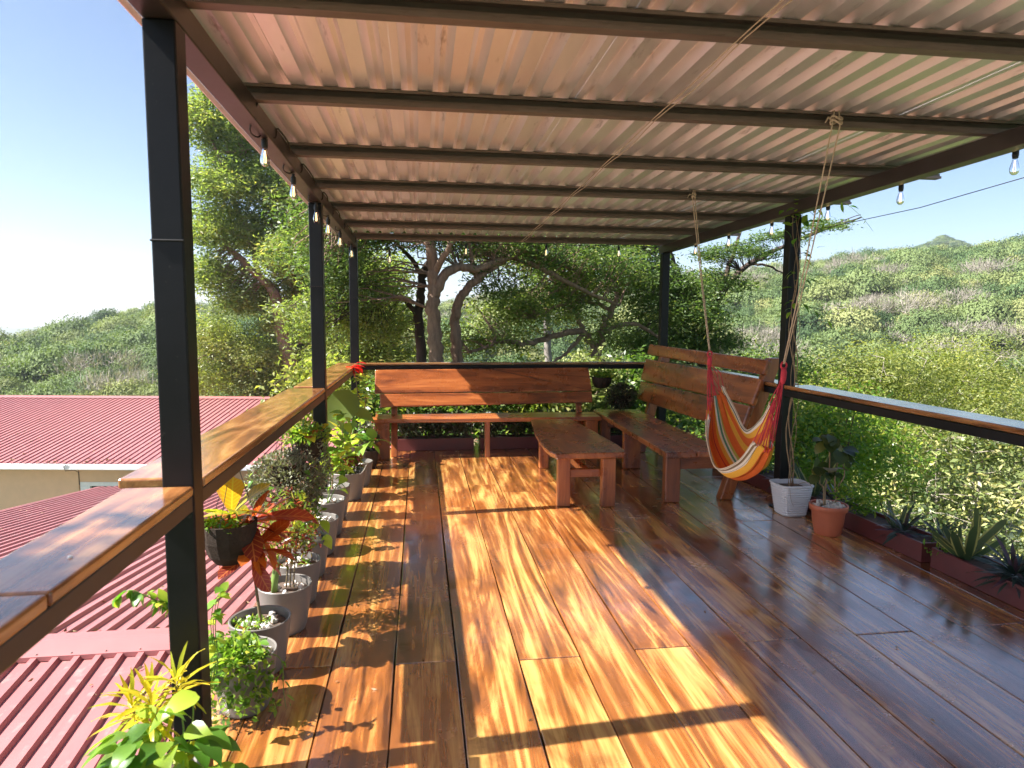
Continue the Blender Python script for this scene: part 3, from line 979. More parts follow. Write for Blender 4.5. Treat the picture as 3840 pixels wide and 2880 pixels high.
for yy, top in ((5.80, 1.31), (8.05, 1.26)):
    o_ = .052
    def px(z): return bx(z, yy) + o_
    mb = MB().hexa([(px(0), yy, 0), (px(0) + .115, yy, 0), (px(0) + .115, yy + .10, 0), (px(0), yy + .10, 0),
                    (px(top), yy, top), (px(top) + .115, yy, top), (px(top) + .115, yy + .10, top), (px(top), yy + .10, top)])
    build('back_support', mb, M['benchz'], rb, bevel=.008)
build('leg', MB().box(2.945, 3.085, 5.765, 5.86, 0, .443), M['benchz'], rb, bevel=.01)
build('leg', MB().box(2.985, 3.18, 7.16, 7.24, 0, .443), M['benchz'], rb, bevel=.01)
build('leg', MB().box(3.0, 3.13, 8.2, 8.28, 0, .443), M['benchz'], rb, bevel=.01)
for yy in (5.775, 8.15):
    build('cross_piece', MB().box(3.088, 3.50, yy + .02, yy + .09, .30, .44), M['benchx'], rb, bevel=.006)

tb = thing('low_table', 'low slab table with wavy edges standing on the sunlit floor edge', 'table', (2.2, 6.5, 0))
def table_top():
    prof = [(5.60, 1.905, 2.535), (5.72, 1.872, 2.565), (5.95, 1.862, 2.575), (6.3, 1.878, 2.56), (6.7, 1.905, 2.552), (7.1, 1.96, 2.53), (7.4, 1.99, 2.52), (7.60, 2.02, 2.50)]
    yo = .07
    mb = MB(); vs = []; fs = []
    for (y, a, b) in prof:
        vs += [(a + .02, y + yo, .440), (b - .02, y + yo, .440), (b, y + yo, .494), (a, y + yo, .494)]
    n = len(prof)
    for k in range(n - 1):
        q0 = 4 * k
        for q in range(4):
            fs.append((q0 + 4 + q, q0 + 4 + (q + 1) % 4, q0 + (q + 1) % 4, q0 + q))
    fs += [(0, 1, 2, 3), (4 * n - 1, 4 * n - 2, 4 * n - 3, 4 * n - 4)]
    mb.add(vs, fs)
    return fix(build('tabletop', mb, M['benchy'], tb, bevel=.012, seg=3))
table_top()
for (x0, x1, y0) in ((1.952, 2.062, 5.75), (2.338, 2.458, 5.69), (2.06, 2.16, 7.28), (2.36, 2.46, 7.26)):
    build('leg', MB().box(x0, x1, y0, y0 + .09, 0, .438), M['benchz'], tb, bevel=.008)
build('stretcher', MB().box(2.064, 2.336, 5.765, 5.82, .26, .33), M['benchx'], tb, bevel=.005)
build('stretcher', MB().box(2.162, 2.358, 7.30, 7.35, .26, .33), M['benchx'], tb, bevel=.005)
build('stretcher', MB().box(2.19, 2.25, 5.822, 7.298, .265, .325), M['benchy'], tb, bevel=.005)

# ------------------------------------------------------------------ houses below the terrace
def offset_house(p, k): return (EYE + (np.array(p) - EYE) * k)
# near roof: gable with its ridge across, ribs running down both slopes
h1 = thing('house', 'near house with red ribbed metal roof just below the terrace railing', 'house', (-4, 9, -5))
ZR, YR, SA, SB = -1.80, 7.40, .132, .118
def z_far(y): return ZR - SA * (y - YR)
def z_near(y): return ZR - SB * (YR - y)
PW = .205
x = -9.6
k = 0
while x < -.55:
    nr = 5 if x + 5 * PW < -.3 else 1
    corrugated('roof_sheet', M['red'], h1, x, nr, [YR + .02, 14, 23.2], z_far, pitch=PW, h=.046, b=.088, tp=.056, thick=.0, dz=.0018 * (k % 2))
    corrugated('roof_sheet', M['red'], h1, x, nr, [2.2, YR - .02], z_near, pitch=PW, h=.046, b=.088, tp=.056, thick=.0, dz=.0018 * (k % 2))
    x += nr * PW; k += 1
mb = MB()
for (ya, yb_, za, zb2) in ((YR - .27, YR, z_near(YR - .27) + .056, ZR + .072), (YR, YR + .27, ZR + .072, z_far(YR + .27) + .056)):
    mb.add([(-9.62, ya, za), (-.36, ya, za), (-.36, yb_, zb2), (-9.62, yb_, zb2)], [(0, 1, 2, 3)])
ya = YR - .27
mb.add([(-9.62, ya, z_near(ya) + .056), (-.36, ya, z_near(ya) + .056), (-.36, ya - .004, z_near(ya) + .008), (-9.62, ya - .004, z_near(ya) + .008)], [(3, 2, 1, 0)])
build('ridge_cap', mb, M['redcap'], h1)
mb = MB()
for i in range(28):
    xx = -9.4 + i * .33
    mb.lathe([(0, .012), (.007, .008), (.010, 0)], (xx, YR - .235, z_near(YR - .235) + .0585), 7)
build('screws', mb, M['purlin'], h1)['kind'] = 'stuff'
mb = MB()
mb.box(-9.4, -.45, 2.6, 22.6, -6, -3.9)
build('wall', mb, M['tan'], h1)
mb = MB()
mb.box(-9.655, -9.60, 7.4, 23.2, -6, -5.95)
mb.v = []; mb.f = []
mb.hexa([(-9.65, YR, ZR - .10), (-9.602, YR, ZR - .10), (-9.602, 23.2, z_far(23.2) - .10), (-9.65, 23.2, z_far(23.2) - .10),
         (-9.65, YR, ZR + .04), (-9.602, YR, ZR + .04), (-9.602, 23.2, z_far(23.2) + .04), (-9.65, 23.2, z_far(23.2) + .04)])
build('rake_trim', mb, M['red'], h1)

# far house, turned a few degrees; its ridge and gutter run across the view
KH = 1.15
def H2(p): return Vector(offset_house(p, KH))
gl, gr = H2((-12.13, 22.5, -2.90)), H2((-5.94, 21.66, -2.87))
ax = (gr - gl); ax.z = 0; ax.normalize()
nrm_ = Vector((-ax.y, ax.x, 0))           # towards the ridge
zg, zr2 = gl.z + .01, offset_house((-5.47, 29.32, -1.69), KH)[2]
rise = zr2 - zg
DEP = 8.6
h2 = thing('house', 'farther tan walled house with wide red ribbed roof and white gutter', 'house', (gl.x, gl.y, -7))
org = gl
def HP(u, v, z): return (org.x + ax.x * u + nrm_.x * v, org.y + ax.y * u + nrm_.y * v, z)
def hbox(mb, u0, u1, v0, v1, z0, z1):
    return mb.hexa([HP(u0, v0, z0), HP(u1, v0, z0), HP(u1, v1, z0), HP(u0, v1, z0), HP(u0, v0, z1), HP(u1, v0, z1), HP(u1, v1, z1), HP(u0, v1, z1)])
PF = .232
def hsheet(u0, nr, dz=0):
    pr = sheet_profile(nr, PF, .040, .085, .055, stiff=False)
    n = len(pr); mb = MB()
    for (v, z) in ((0, zg), (DEP, zr2)):
        mb.v += [HP(u0 + p, v, z + q + dz) for (p, q) in pr]
    for kk in range(n - 1):
        mb.f.append((kk, kk + 1, n + kk + 1, n + kk))
    return build('roof_sheet', mb, M['red'], h2)
U0, NR2 = -9.0, 5
first = hsheet(U0, NR2)
for k in range(1, 21):
    c = copy_part(first, h2)
    c.location = Vector(first.location) + ax * (k * NR2 * PF) + Vector((0, 0, .0016 * (k % 2)))
UE = U0 + 21 * NR2 * PF
mb = MB()
mb.add([HP(U0, DEP - .30, zr2 - .30 * rise / DEP + .05), HP(UE, DEP - .30, zr2 - .30 * rise / DEP + .05), HP(UE, DEP, zr2 + .075), HP(U0, DEP, zr2 + .075),
        HP(U0, DEP + .3, zr2 + .02), HP(UE, DEP + .3, zr2 + .02)], [(0, 1, 2, 3), (3, 2, 5, 4)])
build('ridge_cap', mb, M['redcap'], h2)
mb = MB()
mb.add([HP(U0, DEP + .02, zr2), HP(UE, DEP + .02, zr2), HP(UE, DEP * 2, zg), HP(U0, DEP * 2, zg)], [(3, 2, 1, 0)])
build('back_slope', mb, M['red'], h2)
mb = MB(); hbox(mb, U0 - .05, UE + .05, -.15, -.002, zg - .17, zg + .015)
build('gutter', mb, M['white'], h2, bevel=.02)
wl_u = (Vector(offset_house((-9.95, 22.64, -3.59), KH)) - org).dot(ax)
mb = MB(); hbox(mb, U0 + .3, wl_u, .45, .60, -8, zg - .06)
build('wall', mb, M['tan'], h2)
mb = MB(); hbox(mb, wl_u + .035, UE - .3, .45, .60, zg - .74, zg - .06)
build('wall', mb, M['tan'], h2)
mb = MB(); hbox(mb, wl_u + 2.9, UE - .3, .45, .60, -8, zg - .743)
build('wall', mb, M['tan'], h2)
win = build('window', (lambda m: (hbox(m, wl_u + .04, wl_u + 2.88, .46, .58, zg - .90, zg - .75), hbox(m, wl_u + .04, wl_u + .40, .46, .58, zg - 3, zg - .902),
                                  hbox(m, wl_u + 2.6, wl_u + 2.88, .46, .58, zg - 3, zg - .902), hbox(m, wl_u + 1.46, wl_u + 1.54, .47, .57, zg - 3, zg - .902), m)[-1])(MB()), M['white'], h2, bevel=.01)
mb = MB(); hbox(mb, wl_u + .41, wl_u + 2.59, .545, .56, zg - 3, zg - .903)
build('pane', mb, M['glassdark'], win)
mb = MB()
mb.tube([HP(wl_u + .02, -.16, zg + .05), HP(wl_u - .1, -.165, zg - .05), HP(wl_u - .05, -.16, zg - .2), HP(wl_u + .03, .2, zg - .25), HP(wl_u + .03, .44, zg - .4), HP(wl_u + .03, .44, zg - .85)], .012, 5)
build('wire', mb, M['cable'], h2)

# fallen leaves on both roofs
def litter(name, pts, L, label, mat='litter'):
    rng = np.random.default_rng(len(pts))
    P = np.array(pts); n = len(P)
    D = unit(rng.normal(size=(n, 3)) * np.array([1, 1, .15]))
    v, q = leaf_quads(P, D, L * rng.uniform(.6, 1.4, n), L * .45, rng)
    o = link_mesh(name, np_mesh(name, v, q, M[mat], np.repeat(rng.random(n), 4)))
    return tag(o, label, 'leaves', kind='stuff')
rl = random.Random(8)
pts = []
for i in range(420):
    if i < 300:
        xx = -9.5 + rl.random() ** 2.2 * 9; yy = 9 + rl.random() * 13
    elif i < 360:
        xx = -4.2 + rl.random() * 3.6; yy = YR + .3 + abs(rl.gauss(0, .08))
    else:
        xx = -6 + rl.random() * 5.4; yy = 4.5 + rl.random() * 6
    pts.append((xx, yy, (z_far(yy) if yy > YR else z_near(yy)) + .02))
litter('fallen_leaves', pts, .07, 'scattered dry leaves lying on the near red roof')
pts = []
for i in range(120):
    u = -2 + rl.random() * 12; v = abs(rl.gauss(0, .25)) if i < 80 else rl.random() * 7
    q = HP(u, v + .05, zg + rise * v / DEP + .05)
    pts.append(q)
litter('fallen_leaves', pts, .12, 'scattered dry leaves along the gutter of the farther red roof')

# ------------------------------------------------------------------ trees
def nearest_on(paths, p):
    best, bd = None, 1e9
    for pa in paths:
        for q in pa:
            d = (q - p).length
            if d < bd: bd, best = d, q
    return best
def smooth_path(pts, n=6):
    P = [Vector(p) for p in pts]
    out = []
    for i in range(len(P) - 1):
        p0, p1, p2, p3 = P[max(i - 1, 0)], P[i], P[i + 1], P[min(i + 2, len(P) - 1)]
        for k in range(n):
            t = k / n
            out.append(.5 * ((2 * p1) + (p2 - p0) * t + (2 * p0 - 5 * p1 + 4 * p2 - p3) * t * t + (3 * p1 - p0 - 3 * p2 + p3) * t ** 3))
    out.append(P[-1])
    return out
def tree(name, label, base, limbs, lobes, n_clump, per, L, Wd, leaf, bark, seed, spread, flat=.5, droop=.0, group=None, twigs=260, cat='tree', twig_r=.012, wob=.018, shell=.45, clump_tint=.2, soft=False):
    """limbs: [(points, r0, r1)], lobes: [(centre, radii)]"""
    rng = np.random.default_rng(seed); rr = random.Random(seed)
    t = thing(name, label, cat, base, group)
    mb = MB(); paths = []
    for (pts, r0, r1) in limbs:
        sp = smooth_path(pts)
        n = len(sp)
        sp = [p + Vector((rr.gauss(0, wob), rr.gauss(0, wob), rr.gauss(0, wob * .6))) * min(1, i / 3) * (.3 + r0 * 3) for i, p in enumerate(sp)]
        rad = [(r0 + (r1 - r0) * i / (n - 1)) * rr.uniform(.97, 1.04) for i in range(n)]
        mb.tube(sp, rad, 9)
        paths.append(sp)
    vol = np.array([r[0] * r[1] * r[2] for _, r in lobes]) ** .75
    k = rng.choice(len(lobes), n_clump, p=vol / vol.sum())
    C = np.array([c for c, _ in lobes], float)[k]; Rr = np.array([r for _, r in lobes], float)[k]
    d = unit(rng.normal(size=(n_clump, 3)))
    cl = C + d * Rr * (rng.random((n_clump, 1)) ** shell)
    # twigs from limbs into the crown
    step = max(1, n_clump // twigs)
    for i in range(0, n_clump, step):
        p = Vector(cl[i]); q = nearest_on(paths, p)
        if q is None: continue
        l = (p - q).length
        if l > 6.5: continue
        m1 = q.lerp(p, .4) + Vector((rr.gauss(0, .08), rr.gauss(0, .08), rr.gauss(.06, .08))) * l
        m2 = q.lerp(p, .75) + Vector((rr.gauss(0, .06), rr.gauss(0, .06), rr.gauss(.04, .05))) * l
        r = twig_r * (.6 + .5 * l)
        mb.tube([q, m1, m2, p], [r, r * .75, r * .5, r * .25], 4, cap=False)
    build('trunk', mb, M[bark], t, smooth=True)
    kk = np.repeat(np.arange(n_clump), per)
    n = len(kk)
    P = cl[kk] + rng.normal(size=(n, 3)) * np.array([spread, spread, spread * flat])
    axis = unit(rng.normal(size=(n_clump, 3)) * np.array([1, 1, .35]))[kk]
    D = unit(axis * .7 + rng.normal(size=(n, 3)) * np.array([1, 1, .55]) + np.array([0, 0, -droop]))
    O_ = unit(P - cl[kk] + np.array([0, 0, spread * .25])) * 1.1 + np.array([0, 0, .3])
    if soft:      # fine leaves lying along the clump's surface
        On = unit(O_ + unit(cl[kk] - C[kk]) * .9)
        D = unit(D - On * (D * On).sum(1, keepdims=True) + On * .3)
        O_ = On * 2.0
    v, q = leaf_quads(P, D, L * rng.uniform(.6, 1.35, n), Wd * rng.uniform(.7, 1.3, n), rng, out=O_, rough=.6 if soft else 1.0)
    tint = np.clip(.5 + clump_tint * rng.normal(size=n_clump)[kk] + .15 * rng.normal(size=n), 0, 1)
    link_mesh('crown', np_mesh('crown', v, q, M[leaf], np.repeat(tint, 4)), t, -Vector(base))
    return t

def V_(px, py, y):   # a point at distance y along the terrace axis, seen in direction (px, py) of the survey frame
    d = _f + (px - 1106) / 1462.06 * _r2 - (py - 829.5) / 1462.06 * _u2
    return Vector((.7546, 0, 1.654)) + d * (y / d.y)

# two old mesquite trunks right behind the back rail
T = lambda *a: [V_(*p) for p in a]
tree('mesquite_tree', 'forked grey mesquite tree standing straight behind the back rail', tuple(V_(945, 940, 10.5)),
     [(T((952, 940, 10.5), (948, 860, 10.5), (942, 780, 10.5), (938, 700, 10.5), (935, 640, 10.5), (936, 585, 10.5), (928, 530, 10.4), (915, 470, 10.3), (880, 400, 10.2)), .135, .06),
      (T((938, 640, 10.5), (958, 595, 10.5), (990, 577, 10.6), (1030, 582, 10.7), (1068, 566, 10.8), (1120, 548, 11.0), (1185, 520, 11.3)), .085, .035),
      (T((936, 590, 10.5), (965, 545, 10.2), (990, 500, 10.0)), .06, .03),
      (T((915, 470, 10.3), (840, 430, 10.0), (760, 420, 9.9)), .05, .02)],
     [((.0, 10.6, 3.3), (1.5, 1.2, .5)), ((-.55, 10.6, 2.55), (.8, .9, .5)), ((.6, 11.0, 3.2), (1.2, 1.2, .45)), ((1.6, 11.2, 2.95), (1.3, 1.2, .35)), ((-.3, 10.6, 2.1), (.5, .5, .35))],
     330, 56, .085, .026, 'mesq_shade', 'bark', 21, .17, droop=.25)
tree('mesquite_tree', 'curved mesquite trunk leaning right behind the back rail', tuple(V_(1000, 935, 10.9)),
     [(T((1003, 935, 10.9), (995, 850, 10.9), (986, 770, 10.8), (983, 700, 10.8), (988, 660, 10.8), (1003, 630, 10.8), (1030, 604, 10.8), (1062, 580, 10.9), (1110, 555, 11.1), (1180, 560, 11.4), (1260, 590, 11.8)), .105, .03),
      (T((1030, 604, 10.8), (1020, 560, 10.8), (1010, 500, 10.8)), .05, .02),
      (T((1110, 555, 11.1), (1160, 575, 11.2), (1230, 612, 11.4), (1290, 640, 11.6), (1340, 660, 11.8)), .055, .02)],
     [((2.6, 11.3, 3.0), (1.4, 1.1, .45)), ((3.6, 11.8, 2.55), (1.1, 1.0, .4)), ((3.0, 12.0, 2.0), (.9, .9, .3)), ((1.9, 11.2, 2.2), (.5, .7, .25))],
     210, 56, .085, .026, 'mesq_shade', 'bark', 22, .17, droop=.25)
tree('mesquite_tree', 'dark slim trunk half hidden behind the forked mesquite tree', tuple(V_(912, 930, 11.6)),
     [(T((914, 930, 11.6), (911, 850, 11.6), (910, 771, 11.6), (905, 700, 11.6), (908, 640, 11.6), (912, 600, 11.6), (935, 555, 11.7)), .105, .06),
      (T((908, 690, 11.6), (880, 655, 11.5), (850, 640, 11.4), (815, 650, 11.2)), .05, .02),
      (T((912, 600, 11.6), (890, 560, 11.4), (850, 520, 11.2)), .05, .02)],
     [((-.2, 11.4, 2.2), (.9, .8, .5)), ((-.9, 11.2, 1.6), (.7, .7, .5)), ((.1, 11.5, 1.55), (.6, .6, .35)), ((-.6, 11.3, 2.9), (.8, .8, .4))],
     200, 56, .085, .026, 'mesq_sun', 'darkbark', 23, .16, droop=.3)
tree('mesquite_tree', 'low crooked mesquite with branches sprawling sideways over the back rail', tuple(V_(1330, 900, 12.0)),
     [(T((1330, 900, 12), (1318, 830, 12), (1290, 775, 12), (1262, 720, 12.0), (1190, 726, 11.8), (1147, 742, 11.6), (1092, 738, 11.4), (1056, 746, 11.2), (1012, 762, 11)), .085, .02),
      (T((1290, 775, 12), (1300, 720, 12), (1318, 670, 12.1), (1350, 620, 12.3), (1390, 570, 12.5)), .085, .025),
      (T((1262, 720, 12), (1240, 670, 12.1), (1200, 620, 12.3), (1180, 570, 12.5)), .05, .02),
      (T((1318, 670, 12.1), (1270, 650, 12.0), (1210, 660, 11.8), (1150, 690, 11.6)), .04, .015),
      (T((1300, 720, 12), (1360, 700, 12), (1410, 720, 12), (1460, 770, 12)), .05, .02),
      (T((1262, 720, 12), (1225, 760, 11.8), (1180, 790, 11.6), (1130, 800, 11.4)), .04, .015)],
     [((2.6, 12.0, 1.75), (1.3, .8, .45)), ((3.7, 12.2, 2.4), (1.0, .8, .4)), ((1.8, 11.6, 1.3), (.9, .6, .3)), ((4.2, 12.2, 1.4), (.7, .6, .4))],
     190, 50, .085, .026, 'mesq_sun', 'bark', 24, .15, droop=.2, twigs=190, wob=.05)
tree('pale_trunk_tree', 'slender pale trunked tree glimpsed through the branches', tuple(V_(1180, 830, 17)),
     [(T((1186, 830, 17), (1183, 740, 17), (1181, 665, 17), (1178, 620, 17), (1165, 570, 17), (1160, 520, 17)), .10, .05),
      (T((1181, 665, 17), (1205, 610, 17), (1222, 560, 17)), .06, .03)],
     [((3.3, 17, 3.4), (1.6, 1.4, .7)), ((4.2, 17, 2.4), (1.1, 1, .6))], 200, 44, .11, .035, 'mesq_sun', 'palebark', 25, .22)
tree('mesquite_tree', 'backlit mesquite tree with shade coloured leaves behind the right back post', tuple(V_(1540, 900, 12.5)),
     [(T((1530, 920, 12.5), (1525, 850, 12.5), (1515, 780, 12.5), (1530, 700, 12.5), (1560, 630, 12.4), (1620, 570, 12.2), (1700, 530, 12.0), (1790, 492, 11.6), (1860, 470, 11.2)), .11, .012),
      (T((1530, 700, 12.5), (1490, 640, 12.6), (1460, 580, 12.8), (1440, 520, 13)), .07, .03),
      (T((1560, 630, 12.4), (1580, 560, 12.4), (1600, 500, 12.4)), .06, .02),
      (T((1620, 570, 12.2), (1660, 575, 12.0), (1710, 600, 11.8)), .03, .01)],
     [((4.9, 12.5, 2.35), (.9, 1.0, .5)), ((5.6, 12.4, 1.75), (1.0, 1.0, .5)), ((5.1, 12.4, 1.15), (.8, .9, .4)), ((4.4, 12.8, 2.9), (1.0, 1, .35)), ((6.2, 12.3, 2.3), (.7, .8, .3)),
      ((6.3, 12.3, 1.2), (.6, .6, .3))],
     420, 62, .085, .026, 'mesq_shade', 'darkbark', 26, .16, droop=.2)
# feathery end of its long branch reaching past the right post
tree('mesquite_branch', 'thin feathery branch reaching right into the sky past the vine post', tuple(V_(1600, 560, 11.9)),
     [(T((1600, 585, 12.0), (1680, 540, 11.9), (1760, 500, 11.6), (1860, 463, 11.2)), .022, .006),
      (T((1640, 562, 12.0), (1700, 552, 11.8), (1745, 545, 11.6)), .012, .005)],
     [((6.55, 11.8, 2.95), (.55, .3, .12)), ((7.2, 11.6, 3.15), (.55, .3, .12)), ((7.85, 11.3, 3.32), (.5, .25, .08)), ((6.1, 11.9, 2.85), (.4, .3, .15)), ((6.9, 11.7, 2.85), (.4, .2, .08))],
     120, 34, .075, .020, 'mesq_shade', 'darkbark', 27, .11, flat=.35, twigs=120, cat='branch', twig_r=.006)
# big sunny tree to the left, beyond the far house
TY = 36
def BT(px, py, y=TY): return V_(px, py, y)
tree('mesquite_tree', 'tall sunlit mesquite tree left of the back corner post', tuple(BT(620, 800)),
     [([BT(640, 860), BT(625, 780), BT(606, 700), BT(600, 660), BT(588, 625), BT(560, 598), BT(520, 560), BT(480, 520), BT(450, 470)], .42, .08),
      ([BT(606, 700), BT(640, 640), BT(615, 580), BT(610, 520), BT(640, 440), BT(660, 380)], .26, .07),
      ([BT(615, 600), BT(660, 560), BT(720, 540), BT(790, 520)], .16, .05),
      ([BT(560, 598), BT(540, 520), BT(500, 420), BT(470, 330), BT(440, 270)], .16, .04),
      ([BT(470, 330), BT(520, 325), BT(570, 318)], .06, .03), ([BT(500, 420), BT(540, 410), BT(590, 370)], .07, .03)],
     [(tuple(BT(px, py, TY + dy)), (rx, ry, rz)) for (px, py, dy, rx, ry, rz) in
      [(455, 260, 0, 1.7, 2, 1.4), (530, 340, 1, 1.9, 2.2, 1.3), (470, 400, -1, 1.6, 2, 1.2), (600, 420, 0, 1.9, 2, 1.3), (500, 500, 0, 2.2, 2.2, 1.3),
       (590, 520, 2, 2, 2, 1.1), (680, 500, 1, 1.6, 2, 1.2), (460, 590, 0, 1.3, 2, 1.1), (540, 640, 1, 1.5, 2, .9), (660, 620, 1, 1.9, 2, 1.2), (720, 580, 0, 1.8, 2, 1.5), (740, 680, 0, 1.6, 2, 1.2), (620, 560, -2, 1.4, 2, 1), (700, 420, 0, 2, 2, 1.5)]],
     1250, 62, .24, .07, 'mesq_sun', 'bark', 31, .36, flat=.5, droop=.2, twigs=420, twig_r=.028)
tree('mesquite_bush', 'low yellow green thicket below the tall sunlit tree', tuple(BT(540, 880, 37)),
     [([BT(540, 900, 37), BT(520, 820, 37), BT(480, 760, 37)], .15, .05), ([BT(600, 900, 37), BT(620, 800, 37), BT(640, 740, 37)], .15, .05)],
     [(tuple(BT(px, py, 37)), (rx, 1.8, rz)) for (px, py, rx, rz) in
      [(455, 720, 1.2, 1.2), (520, 760, 1.8, 1.3), (600, 770, 1.9, 1.3), (690, 790, 1.7, 1.3), (560, 830, 2.2, 1.1), (450, 810, 1.4, 1.2), (660, 850, 2.0, 1.0), (610, 690, 1.2, .9), (740, 800, 1.4, 1.4)]],
     520, 110, .17, .055, 'bush_yel', 'bark', 32, .42, soft=True, flat=.6, twigs=160, twig_r=.02, cat='bush')
tree('mesquite_tree', 'bushy green mesquite showing between the two left posts', tuple(V_(800, 880, 14)),
     [(T((830, 920, 14), (828, 840, 14), (805, 765, 14), (780, 750, 14), (740, 735, 14)), .09, .03), (T((860, 900, 14), (872, 830, 14), (850, 755, 14), (835, 700, 14)), .08, .03)],
     [(tuple(V_(px, py, y)), (rx, .9, rz)) for (px, py, y, rx, rz) in
      [(730, 690, 14, .7, .5), (800, 640, 14, .8, .6), (740, 600, 15, .7, .5), (850, 700, 14, .7, .4), (780, 740, 14, .8, .4), (830, 580, 15, .7, .5), (760, 800, 14, .8, .4), (860, 770, 14, .6, .3), (720, 760, 15, .6, .5)]],
     420, 56, .10, .032, 'mesq_sun', 'bark', 33, .18, droop=.3, twigs=240)

# the tree beside the terrace whose leaves dapple the nearest rail plank
tree('mesquite_tree', 'leafy tree beside the nearest rail plank, dappling it with shade', (-7.0, .6, -4.6),
     [([(-7.0, .6, -4.6), (-6.8, .7, 0), (-6.2, .9, 3.4), (-5.0, 1.1, 5.3)], .16, .05), ([(-6.2, .9, 3.4), (-5.4, .9, 5.0), (-4.5, 1.0, 6.1)], .07, .02), ([(-6.5, .8, 2.2), (-7.6, .2, 4.6), (-7.8, -.4, 6)], .08, .03)],
     [((-4.6, 1.0, 6.25), (1.0, .62, .45)), ((-5.6, .8, 6.6), (1.2, .9, .6)), ((-7.0, .2, 6.6), (1.4, 1.1, .8))],
     80, 40, .12, .04, 'mesq_sun', 'bark', 29, .17, twigs=70)

# shrubs behind the back rail and in the valley beside the terrace
def shrub(name, label, base, lobes, n_clump, per, L, Wd, leaf, seed, spread, bark='stem', stems=9, twig_r=.006, **kw):
    rr = random.Random(seed)
    limbs = []
    for i in range(stems):
        c, r = lobes[i % len(lobes)]
        e = (c[0] + rr.uniform(-.7, .7) * r[0], c[1] + rr.uniform(-.7, .7) * r[1], c[2] + rr.uniform(0, .8) * r[2])
        b = (base[0] + rr.gauss(0, .12), base[1] + rr.gauss(0, .12), base[2])
        mid = ((b[0] * .6 + e[0] * .4) + rr.gauss(0, .1), (b[1] * .6 + e[1] * .4) + rr.gauss(0, .1), b[2] * .4 + e[2] * .6)
        limbs.append(([b, mid, e], .02, .007))
    return tree(name, label, base, limbs, lobes, n_clump, per, L, Wd, leaf, bark, seed, spread, twig_r=twig_r, cat='shrub', flat=.8, **kw)
g = 'leafy shrubs behind the back rail'
for i, (x, y, z, rx, rz, lf, lab) in enumerate([
    (-.75, 9.9, .45, .7, .65, 'bush_yel', 'yellow green shrub behind the left corner post'),
    (.35, 9.75, .35, .55, .45, 'hedge', 'green leafy shrub behind the left end of the back bench'),
    (1.45, 10.0, .42, .75, .45, 'hedge', 'green leafy shrub behind the middle of the back bench'),
    (2.35, 9.9, .45, .6, .5, 'shrub', 'yellowish leafy shrub behind the right half of the back bench'),
    (3.05, 9.55, .62, .5, .52, 'shrub_pale', 'pale broad leaved shrub in the gap between both benches'),
    (3.9, 9.8, .5, .6, .6, 'hedge', 'green leafy shrub behind the right back post')]):
    shrub('shrub', lab, (x, y, -.12), [((x, y, z), (rx, .5, rz)), ((x + .2, y + .3, z + .15), (rx * .7, .4, rz * .7))], 90, 34, .085, .045, lf, 50 + i, .12, twigs=60, group=None)
shrub('shrub', 'yellow leaved shrub with bare pale twigs outside the shaded railing', (9.6, 10.4, -6.6),
      [(tuple(V_(px, py, y)), (rx, 1.0, rz)) for (px, py, y, rx, rz) in
       [(1940, 985, 10.6, .75, .45), (2060, 960, 11.0, .9, .5), (2190, 950, 11.6, 1.0, .6), (1930, 1090, 10.2, .65, .55), (2050, 1080, 10.4, .9, .7), (2190, 1080, 10.8, 1.0, .8), (2000, 1180, 10.0, .7, .5), (2120, 1190, 10.1, .9, .7), (2230, 1230, 10.2, .9, .7), (1890, 1040, 10.8, .5, .4)]],
      400, 25, .115, .048, 'shrub_pale', 61, .17, bark='twigbark', stems=46, twig_r=.013, twigs=400, shell=.45, clump_tint=.34)  # wide clump tint paints shaded gaps into the leaf colour
shrub('shrub', 'deep green shrub behind the terracotta pot outside the railing', (5.6, 7.6, -3),
      [((5.3, 7.6, .1), (.8, .8, .6)), ((5.9, 7.9, .35), (.7, .8, .5)), ((5.2, 7.0, -.6), (.7, .7, .6)), ((6.5, 8.2, -.1), (.8, .8, .6))],
      330, 46, .07, .028, 'f_green', 62, .16, stems=16, twigs=160, soft=True)
shrub('shrub', 'bright yellow green treetop just past the end of the shaded railing', (9.6, 12.2, -3.4),
      [((9.4, 12.0, .55), (1.3, 1.2, .55)), ((11.0, 12.6, .6), (1.3, 1.2, .6)), ((8.0, 11.6, .0), (1.1, 1.1, .6)), ((9.2, 11.2, -.6), (1.4, 1, .7)), ((11.4, 11.6, -.3), (1.3, 1, .8)), ((12.6, 12.8, .5), (1, 1, .7))],
      400, 90, .075, .026, 'bush_yel', 63, .22, stems=20, twigs=200, bark='twigbark', twig_r=.007, shell=.5, clump_tint=.2, soft=True)
shrub('shrub', 'green feathery shrub behind the vine post and shaded railing', (7.2, 12.4, -3.4),
      [((6.9, 12.2, .2), (1.1, 1.0, .6)), ((7.9, 13.0, .5), (1.1, 1, .5)), ((6.4, 11.4, -.6), (1, .9, .7)), ((5.8, 12.6, .1), (.9, .9, .6))],
      380, 46, .095, .034, 'hedge', 64, .22, stems=14, twigs=150, soft=True)
